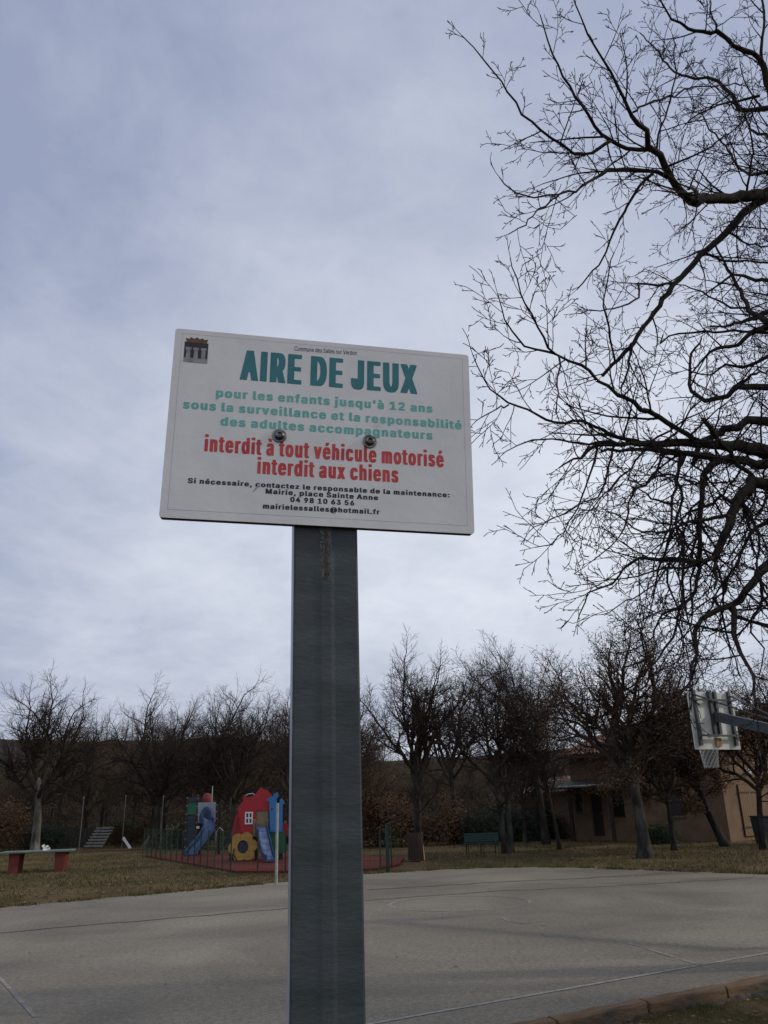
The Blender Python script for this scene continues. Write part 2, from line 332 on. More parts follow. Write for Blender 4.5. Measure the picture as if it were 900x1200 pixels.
# kerb: edging pieces laid end to end, proud of a rough footing
kerb = tag(bpy.data.objects.new('kerb', None), kind='structure'); COL.objects.link(kerb)
joints = [-9+.98*i for i in range(24)]
RK = Matrix.Rotation(math.atan2(KE.y, KE.x), 3, 'Z')
kp = []
for v in range(4):
    r = random.Random(v+50); b = MB(); n = 7; rings = []
    for i in range(n):
        x = -.475+.95*i/(n-1); j = lambda k: r.uniform(-.006, .006)
        prof = [(-.075+j(0), -.09), (-.075+j(0), .012+j(0)), (-.06+j(0), .028+j(0)), (.045+j(0), .030+j(0)), (.062+j(0), .016+j(0)), (.062, -.09)]
        rings += [(x, y, z) for y, z in prof]
    k = 6; fs = [(i*k+a, i*k+(a+1) % k, (i+1)*k+(a+1) % k, (i+1)*k+a) for i in range(n-1) for a in range(k)]
    fs += [tuple(range(k-1, -1, -1)), tuple((n-1)*k+a for a in range(k))]
    b.add(rings, fs); o = b.build('kerb_stone', 'kerb', kerb); kp.append(o)
for i, s_ in enumerate(joints):
    o = kp[i] if i < 4 else kp[i % 4].copy()
    if i >= 4: COL.objects.link(o); o.parent = kerb
    p = st(s_+.49+.35, -.062); o.location = (p.x, p.y, rnd.uniform(-.004, .004)); o.rotation_euler = (0, rnd.uniform(-.006, .006), math.atan2(KE.y, KE.x)+rnd.uniform(-.006, .006))
b = MB(); nseg = 260; rows = []
for i in range(nseg+1):
    s_ = -9+24*i/nseg
    for k, (t, z) in enumerate([(-.13, -.055), (-.17, -.075), (-.22, -.10), (-.27, -.19)]):
        t2 = t+noise.noise(Vector((s_*4, k, 1)))*.05; z2 = z+noise.noise(Vector((s_*5, k*3, 2)))*.035; p = st(s_, t2); rows.append((p.x, p.y, z2))
b.add(rows, [(i*4+k, (i+1)*4+k, (i+1)*4+k+1, i*4+k+1) for i in range(nseg) for k in range(3)]); b.build('footing', 'footing', kerb)

# hills far behind
def hill(name, y0, prof, depth, seed):
    b = MB(); nx, ny = 160, 10; vs = []
    for j in range(ny+1):
        for i in range(nx+1):
            x = prof[0][0]+(prof[-1][0]-prof[0][0])*i/nx
            for (xa, za), (xb, zb) in zip(prof, prof[1:]):
                if xa <= x <= xb: h = za+(zb-za)*(.5-.5*math.cos(math.pi*(x-xa)/(xb-xa))); break
            s_ = j/ny; z = h*math.sin(min(s_, 1)*math.pi*.5)**.8 if j < ny else h*.9
            z += noise.noise(Vector((x*.05, j*.8, seed)))*1.4*s_+noise.noise(Vector((x*.3, j*1.7, seed+4)))*.7*s_
            vs.append((x, y0+depth*s_, z-2+2*s_))
    b.add(vs, [(j*(nx+1)+i, j*(nx+1)+i+1, (j+1)*(nx+1)+i+1, (j+1)*(nx+1)+i) for j in range(ny) for i in range(nx)])
    return tag(b.build(name, 'hill', smooth=True), kind='structure')
hill('wooded_hill', 210, [(-420, 15), (-170, 27), (-137, 29.5), (-95, 27), (-59, 27.5), (-38, 25), (-18, 16), (10, 17), (48, 20), (110, 22), (230, 30), (420, 20)], 95, 1)
hill('far_hill', 420, [(-700, 30), (-320, 37), (-120, 30), (80, 34), (300, 38), (700, 25)], 150, 7)
LIMBS = [
    (1, [(4.502,7.7,8.07,0.0733),(4.163,7.537,7.906,0.0631),(3.724,7.317,7.708,0.0531),(3.348,7.121,7.509,0.0453),(3.211,7.02,7.538,0.0419),(3.039,6.863,7.614,0.0368),(2.905,6.687,7.731,0.0315),(2.774,6.581,7.755,0.0285),(2.715,6.456,7.841,0.025),(2.533,6.3,7.875,0.0209)]),
    (0, [(2.533,6.3,7.875,0.0188),(2.384,6.162,8.103,0.0144),(2.236,6.028,8.32,0.0113),(2.09,5.903,8.509,0.0087),(1.962,5.769,8.726,0.0061),(1.911,5.7,8.841,0.0049)]),
    (0, [(2.885,6.687,7.775,0.026),(2.798,6.654,7.78,0.0243),(2.542,6.564,7.726,0.021),(2.347,6.483,7.763,0.0186),(2.127,6.354,7.946,0.0151),(1.946,6.216,8.178,0.0118),(1.768,6.066,8.436,0.0084),(1.654,5.9,8.756,0.005)]),
    (0, [(2.362,6.483,7.741,0.0169),(2.118,6.385,7.507,0.0146),(1.936,6.314,7.417,0.0133),(1.806,6.242,7.487,0.0123),(1.591,6.127,7.579,0.0107),(1.415,6.023,7.677,0.0094),(1.211,5.863,7.888,0.0075),(1.074,5.758,8.016,0.0063),(0.937,5.67,8.098,0.0054),(0.834,5.6,8.166,0.0047)]),
    (0, [(3.022,6.863,7.615,0.022),(2.761,6.753,7.612,0.0185),(2.51,6.651,7.561,0.0161),(2.252,6.546,7.4,0.0139),(1.936,6.403,7.088,0.011),(1.734,6.314,6.958,0.0095),(1.471,6.196,6.836,0.0075),(1.284,6.103,6.83,0.0061),(1.13,6.0,6.908,0.0046)]),
    (0, [(1.734,6.314,6.958,0.0096),(1.509,6.138,6.669,0.0073),(1.306,5.954,6.348,0.0056),(1.126,5.8,6.123,0.0043)]),
    (0, [(2.833,6.753,7.566,0.0173),(2.592,6.786,7.314,0.0139),(2.454,6.814,7.048,0.0116),(2.321,6.839,6.814,0.0098),(2.196,6.865,6.564,0.008),(1.956,6.9,6.309,0.0059)]),
    (1, [(4.498,7.7,8.046,0.0488),(4.325,7.694,7.915,0.0453),(4.168,7.688,7.809,0.0429),(3.902,7.676,7.516,0.0387),(3.577,7.663,7.243,0.0345),(3.526,7.66,7.164,0.0336),(3.228,7.647,6.831,0.0296),(2.897,7.63,6.421,0.0251),(2.663,7.618,6.118,0.0219),(2.429,7.606,5.852,0.0191),(2.307,7.6,5.732,0.0177)]),
    (1, [(4.809,7.7,9.722,0.0414),(4.708,7.553,9.958,0.0333),(4.436,7.438,9.959,0.0284),(4.091,7.263,10.052,0.0219),(3.781,7.141,9.945,0.0176),(3.482,6.995,9.979,0.0129),(3.293,6.87,10.084,0.0092),(3.205,6.8,10.157,0.0072)]),
    (0, [(4.708,7.553,9.958,0.0206),(4.728,7.477,10.185,0.0167),(4.767,7.411,10.382,0.0141),(4.719,7.3,10.71,0.0103)]),
    (0, [(4.071,7.263,10.053,0.0126),(3.874,6.9,9.9,0.0086),(3.65,6.5,9.703,0.0055)]),
    (1, [(4.735,7.7,9.324,0.0306),(4.442,7.79,9.428,0.0247),(4.427,7.84,9.71,0.0224),(4.316,7.9,9.986,0.0197),(4.095,7.967,10.124,0.0166),(3.866,8.038,10.311,0.0135),(3.757,8.11,10.702,0.0106),(3.592,8.2,11.189,0.0068)]),
    (0, [(4.67,7.7,9.526,0.0175),(4.499,7.846,9.632,0.0141),(4.234,8.06,9.715,0.0104),(4.023,8.232,9.704,0.0076),(3.961,8.3,9.649,0.0065)]),
    (0, [(2.555,6.3,7.917,0.0109),(2.807,6.48,8.215,0.0101),(3.192,6.731,8.58,0.0094),(3.556,6.956,8.915,0.0087),(3.9,7.161,9.122,0.0082),(4.323,7.4,9.402,0.0075)]),
    (0, [(3.06,6.863,7.757,0.0133),(3.323,6.874,7.891,0.0105),(3.627,6.886,8.083,0.0081),(3.804,6.893,8.21,0.0068),(3.98,6.9,8.373,0.0055)]),
    (0, [(2.874,6.687,7.754,0.0113),(2.939,6.672,8.002,0.0099),(3.056,6.653,8.307,0.0086),(3.174,6.632,8.673,0.0073),(3.235,6.614,9.007,0.0063),(3.233,6.6,9.27,0.0055)]),
    (0, [(4.172,7.537,7.953,0.0144),(4.166,7.244,8.267,0.0096),(4.108,7.071,8.446,0.0074),(4.131,6.9,8.603,0.0055)]),
    (0, [(3.415,7.121,7.529,0.0225),(3.249,6.767,7.316,0.0185),(3.054,6.424,7.086,0.0156),(2.906,6.2,6.885,0.0138)]),
    (0, [(3.815,7.317,7.751,0.0139),(3.679,7.275,7.869,0.0102),(3.546,7.23,8.007,0.0073),(3.406,7.2,8.008,0.0056)]),
    (1, [(3.905,7.7,4.855,0.0735),(3.637,7.583,4.877,0.0616),(3.44,7.5,4.864,0.0552),(3.217,7.403,4.846,0.0484),(2.854,7.247,4.776,0.0385),(2.497,7.086,4.723,0.0293),(2.226,6.959,4.674,0.0227),(1.958,6.832,4.59,0.0164),(1.678,6.686,4.409,0.0096),(1.523,6.6,4.297,0.0059)]),
    (1, [(3.877,7.7,4.706,0.0515),(3.643,7.604,4.719,0.044),(3.501,7.547,4.717,0.0405),(3.199,7.425,4.692,0.034),(2.938,7.313,4.696,0.0286),(2.669,7.199,4.672,0.0235),(2.503,7.124,4.679,0.0204),(2.27,7.023,4.64,0.0163),(1.995,6.9,4.569,0.0116)]),
    (0, [(2.97,7.247,4.782,0.0286),(2.966,7.215,4.83,0.0274),(2.696,7.066,4.919,0.0235),(2.422,6.907,5.017,0.0201),(2.163,6.763,5.074,0.0174),(1.981,6.643,5.163,0.0152),(1.793,6.524,5.233,0.0133),(1.55,6.379,5.286,0.011),(1.27,6.22,5.285,0.0086),(1.137,6.107,5.379,0.007),(1.044,5.979,5.518,0.0053),(1.006,5.9,5.609,0.0043)]),
    (0, [(1.55,6.379,5.286,0.0113),(1.364,6.132,5.43,0.0082),(1.2,5.871,5.582,0.0059),(1.083,5.6,5.739,0.0038)]),
    (0, [(2.418,7.086,4.725,0.02),(1.991,6.774,4.723,0.0153),(1.751,6.585,4.732,0.0131),(1.487,6.39,4.628,0.0111),(1.235,6.16,4.657,0.0089),(1.032,5.987,4.621,0.0075),(0.87,5.814,4.65,0.0061),(0.709,5.5,4.792,0.0039)]),
    (0, [(1.031,5.987,4.606,0.0069),(0.84,5.697,4.404,0.0047),(0.672,5.4,4.17,0.0031)]),
    (0, [(2.226,6.959,4.674,0.0157),(1.942,6.821,4.603,0.0121),(1.486,6.585,4.55,0.0078),(1.205,6.434,4.489,0.0055),(0.992,6.3,4.302,0.0035)]),
    (1, [(3.97,7.7,5.207,0.0526),(3.79,7.741,5.233,0.0442),(3.67,7.768,5.192,0.0399),(3.465,7.814,5.133,0.0333),(3.333,7.845,5.064,0.0291),(3.279,7.87,4.951,0.0258),(3.207,7.9,4.822,0.0221)]),
    (0, [(3.722,7.7,4.563,0.0213),(3.501,7.515,4.639,0.0217),(3.368,7.371,4.726,0.0218),(3.185,7.198,4.806,0.0219),(3.009,7.0,4.912,0.0219)]),
    (1, [(4.043,7.7,5.6,0.0401),(3.819,7.792,5.637,0.0324),(3.744,7.822,5.656,0.0304),(3.649,7.87,5.572,0.0274),(3.484,7.934,5.591,0.0237),(3.369,7.993,5.719,0.0205),(3.405,8.07,6.023,0.0164),(3.48,8.129,6.26,0.0134),(3.63,8.181,6.429,0.0107),(3.668,8.2,6.507,0.0097)]),
    (0, [(3.762,7.822,5.655,0.0226),(4.12,8.137,5.973,0.0149),(4.451,8.4,6.187,0.0098)]),
    (1, [(4.18,7.7,6.338,0.0321),(3.965,7.776,6.244,0.0239),(3.884,7.808,6.182,0.0212),(3.6,7.902,6.153,0.0143),(3.489,7.947,6.056,0.0111),(3.375,8.0,5.921,0.0074)]),
    (1, [(4.19,7.7,6.39,0.0321),(4.154,7.799,6.521,0.0286),(4.125,7.896,6.662,0.0262),(4.165,8.09,7.042,0.0217),(4.197,8.409,7.688,0.0148),(4.21,8.6,8.098,0.0107)]),
    (0, [(3.915,7.676,7.539,0.0143),(4.011,7.744,7.555,0.0129),(4.318,7.968,7.578,0.0099),(4.704,8.2,7.732,0.0071)]),
    (0, [(3.618,7.663,7.264,0.0165),(3.872,7.787,7.258,0.0141),(4.19,7.925,7.338,0.0122),(4.602,8.1,7.419,0.0099)]),
    (0, [(4.131,7.896,6.695,0.0142),(3.969,7.989,6.752,0.0119),(3.81,8.109,6.986,0.0097),(3.601,8.248,7.242,0.0074),(3.507,8.3,7.306,0.0066)]),
    (1, [(4.21,7.7,6.252,0.016),(3.977,7.867,6.365,0.0135),(3.665,8.077,6.519,0.0112),(3.339,8.279,6.612,0.0092),(3.26,8.347,6.532,0.0085),(3.318,8.4,6.688,0.008)]),
    (0, [(3.253,7.647,6.874,0.0158),(3.002,7.54,6.774,0.0132),(2.763,7.433,6.718,0.0113),(2.715,7.361,6.511,0.01),(2.383,7.205,6.293,0.0077),(1.955,7.0,6.102,0.005)]),
    (0, [(2.663,7.618,6.118,0.0153),(2.511,7.433,5.671,0.0102),(2.389,7.332,5.455,0.0082),(2.411,7.2,5.177,0.0058)]),
    (0, [(2.461,7.606,5.892,0.0116),(2.38,7.381,6.053,0.0095),(2.265,7.107,6.231,0.0077),(2.254,6.798,6.414,0.0059),(2.274,6.6,6.511,0.0049)]),
    (0, [(1.578,6.379,5.267,0.0098),(1.53,6.263,5.009,0.0074),(1.448,6.112,4.688,0.0052),(1.426,6.0,4.462,0.0038)]),
    (1, [(3.875,7.7,4.466,0.0638),(3.675,7.615,4.493,0.0561),(3.494,7.536,4.36,0.0504),(3.337,7.45,4.174,0.0448),(3.195,7.341,3.918,0.0383),(3.162,7.319,3.869,0.0371),(2.976,7.2,3.625,0.0309)]),
    (0, [(2.976,7.2,3.625,0.0232),(2.807,7.125,3.551,0.0201),(2.513,6.989,3.56,0.0163),(2.188,6.837,3.524,0.0127),(2.002,6.742,3.411,0.0105),(1.871,6.658,3.274,0.0088),(1.638,6.534,3.148,0.0064),(1.494,6.4,2.912,0.004)]),
    (0, [(3.105,7.319,3.763,0.0237),(2.934,7.155,3.516,0.0139),(2.846,7.0,3.282,0.0074)]),
    (0, [(3.261,7.425,4.662,0.0332),(3.095,7.383,4.498,0.0293),(3.003,7.331,4.235,0.0257),(2.93,7.282,3.99,0.0226),(2.867,7.225,3.716,0.0194),(2.716,7.132,3.297,0.0148),(2.561,7.089,3.161,0.0129),(2.49,7.046,2.98,0.011),(2.348,6.992,2.775,0.0088),(2.137,6.926,2.577,0.0063),(2.037,6.9,2.52,0.0053)]),
    (1, [(3.733,7.7,3.709,0.0494),(3.411,7.524,3.459,0.0376),(3.152,7.369,3.233,0.0299),(2.874,7.226,3.13,0.0238),(2.681,7.099,2.956,0.0188),(2.604,6.96,2.725,0.0137),(2.457,6.826,2.531,0.0093),(2.413,6.7,2.344,0.0054)]),
    (0, [(3.125,7.369,3.21,0.031),(3.052,7.207,3.02,0.0251),(2.976,7.102,2.903,0.0222),(2.932,6.833,2.637,0.016),(2.874,6.599,2.417,0.0114),(2.778,6.423,2.253,0.0083),(2.816,6.3,2.218,0.0064)]),
    (0, [(3.296,7.45,4.08,0.0203),(2.995,7.23,4.011,0.0161),(2.502,6.849,3.789,0.0109),(2.251,6.643,3.705,0.0086),(2.057,6.468,3.69,0.0069),(1.905,6.304,3.718,0.0053),(1.812,6.2,3.735,0.0044)]),
    (0, [(2.138,6.959,4.659,0.0118),(1.977,6.743,4.286,0.009),(1.809,6.554,3.994,0.0072),(1.652,6.44,3.902,0.0063),(1.418,6.26,3.747,0.005),(1.104,6.0,3.525,0.0033)]),
    (0, [(1.941,6.832,4.574,0.0115),(1.77,6.6,4.193,0.0086),(1.62,6.399,3.888,0.0067),(1.478,6.247,3.69,0.0055),(1.276,6.029,3.426,0.004),(1.12,5.9,3.37,0.0032)]),
    (0, [(2.866,7.313,4.707,0.0164),(2.58,6.966,4.069,0.0109),(2.451,6.79,3.771,0.0089),(2.267,6.617,3.515,0.0071),(2.139,6.46,3.284,0.0057),(2.021,6.3,3.057,0.0043)]),
    (0, [(2.913,7.313,4.697,0.0185),(2.756,7.179,4.373,0.0149),(2.731,7.085,4.151,0.013),(2.576,6.965,3.891,0.0109),(2.572,6.841,3.629,0.009),(2.429,6.672,3.283,0.0066),(2.392,6.5,2.956,0.0044)]),
    (0, [(3.451,7.536,4.308,0.0166),(3.507,7.463,4.138,0.0138),(3.459,7.32,3.753,0.0099),(3.357,7.248,3.571,0.0083),(3.344,7.1,3.216,0.0052)]),
    (0, [(2.685,7.199,4.671,0.0142),(2.485,7.077,4.365,0.0112),(2.23,6.96,4.16,0.0092),(2.126,6.849,3.88,0.0075),(1.912,6.717,3.61,0.0057),(1.684,6.6,3.432,0.0042)]),
    (0, [(2.497,7.086,4.723,0.012),(2.234,6.864,4.386,0.0091),(1.959,6.655,4.13,0.0071),(1.685,6.409,3.815,0.0052),(1.462,6.2,3.567,0.0037)]),
    (0, [(2.92,7.282,3.923,0.0119),(2.732,7.104,3.707,0.0099),(2.375,6.792,3.392,0.0075),(2.14,6.577,3.194,0.0061),(1.887,6.355,3.041,0.0048),(1.608,6.1,2.889,0.0035)]),
    (1, [(3.811,7.7,4.125,0.021),(3.579,7.7,4.0,0.0168),(3.442,7.7,3.786,0.0138),(3.251,7.7,3.536,0.0104),(3.101,7.7,3.373,0.0083),(2.874,7.7,3.214,0.0056)]),
    (1, [(3.61,7.7,3.054,0.02),(3.445,7.802,3.154,0.0142),(3.372,7.854,3.226,0.0119),(3.266,7.922,3.127,0.0089),(3.119,8.0,3.064,0.0058)]),
    (0, [(2.559,7.089,3.146,0.0112),(2.341,6.952,3.06,0.0089),(2.192,6.795,2.849,0.0069),(1.994,6.649,2.722,0.0054),(1.778,6.5,2.667,0.004)]),
    (1, [(4.329,7.7,6.885,0.0234),(4.229,7.841,7.046,0.0185),(4.085,8.013,7.209,0.014),(3.981,8.129,7.203,0.0111),(3.835,8.3,7.152,0.007)]),
    (1, [(4.612,7.7,8.396,0.0198),(4.45,7.866,8.49,0.0163),(4.371,8.029,8.834,0.0138),(4.39,8.175,9.236,0.0118),(4.317,8.36,9.695,0.0093),(4.346,8.5,10.121,0.0073)]),
    (1, [(4.706,7.7,8.896,0.0201),(4.676,8.038,9.362,0.0146),(4.78,8.319,9.919,0.011),(4.739,8.6,10.357,0.0074)]),
    (1, [(4.16,7.7,5.982,0.0226),(3.981,7.738,5.908,0.018),(3.851,7.766,5.876,0.0156),(3.696,7.801,5.954,0.0128),(3.551,7.837,5.824,0.01),(3.275,7.9,5.973,0.0055)]),
    (0, [(3.367,7.45,4.208,0.0204),(3.273,7.511,4.339,0.0169),(3.193,7.552,4.268,0.015),(3.004,7.629,4.214,0.0118),(2.917,7.707,4.023,0.0088),(2.752,7.8,3.838,0.0054)]),
    (0, [(3.506,7.524,3.547,0.016),(3.496,7.541,3.321,0.0125),(3.347,7.567,3.01,0.0088),(3.443,7.582,2.852,0.0069),(3.37,7.6,2.624,0.0047)]),
]
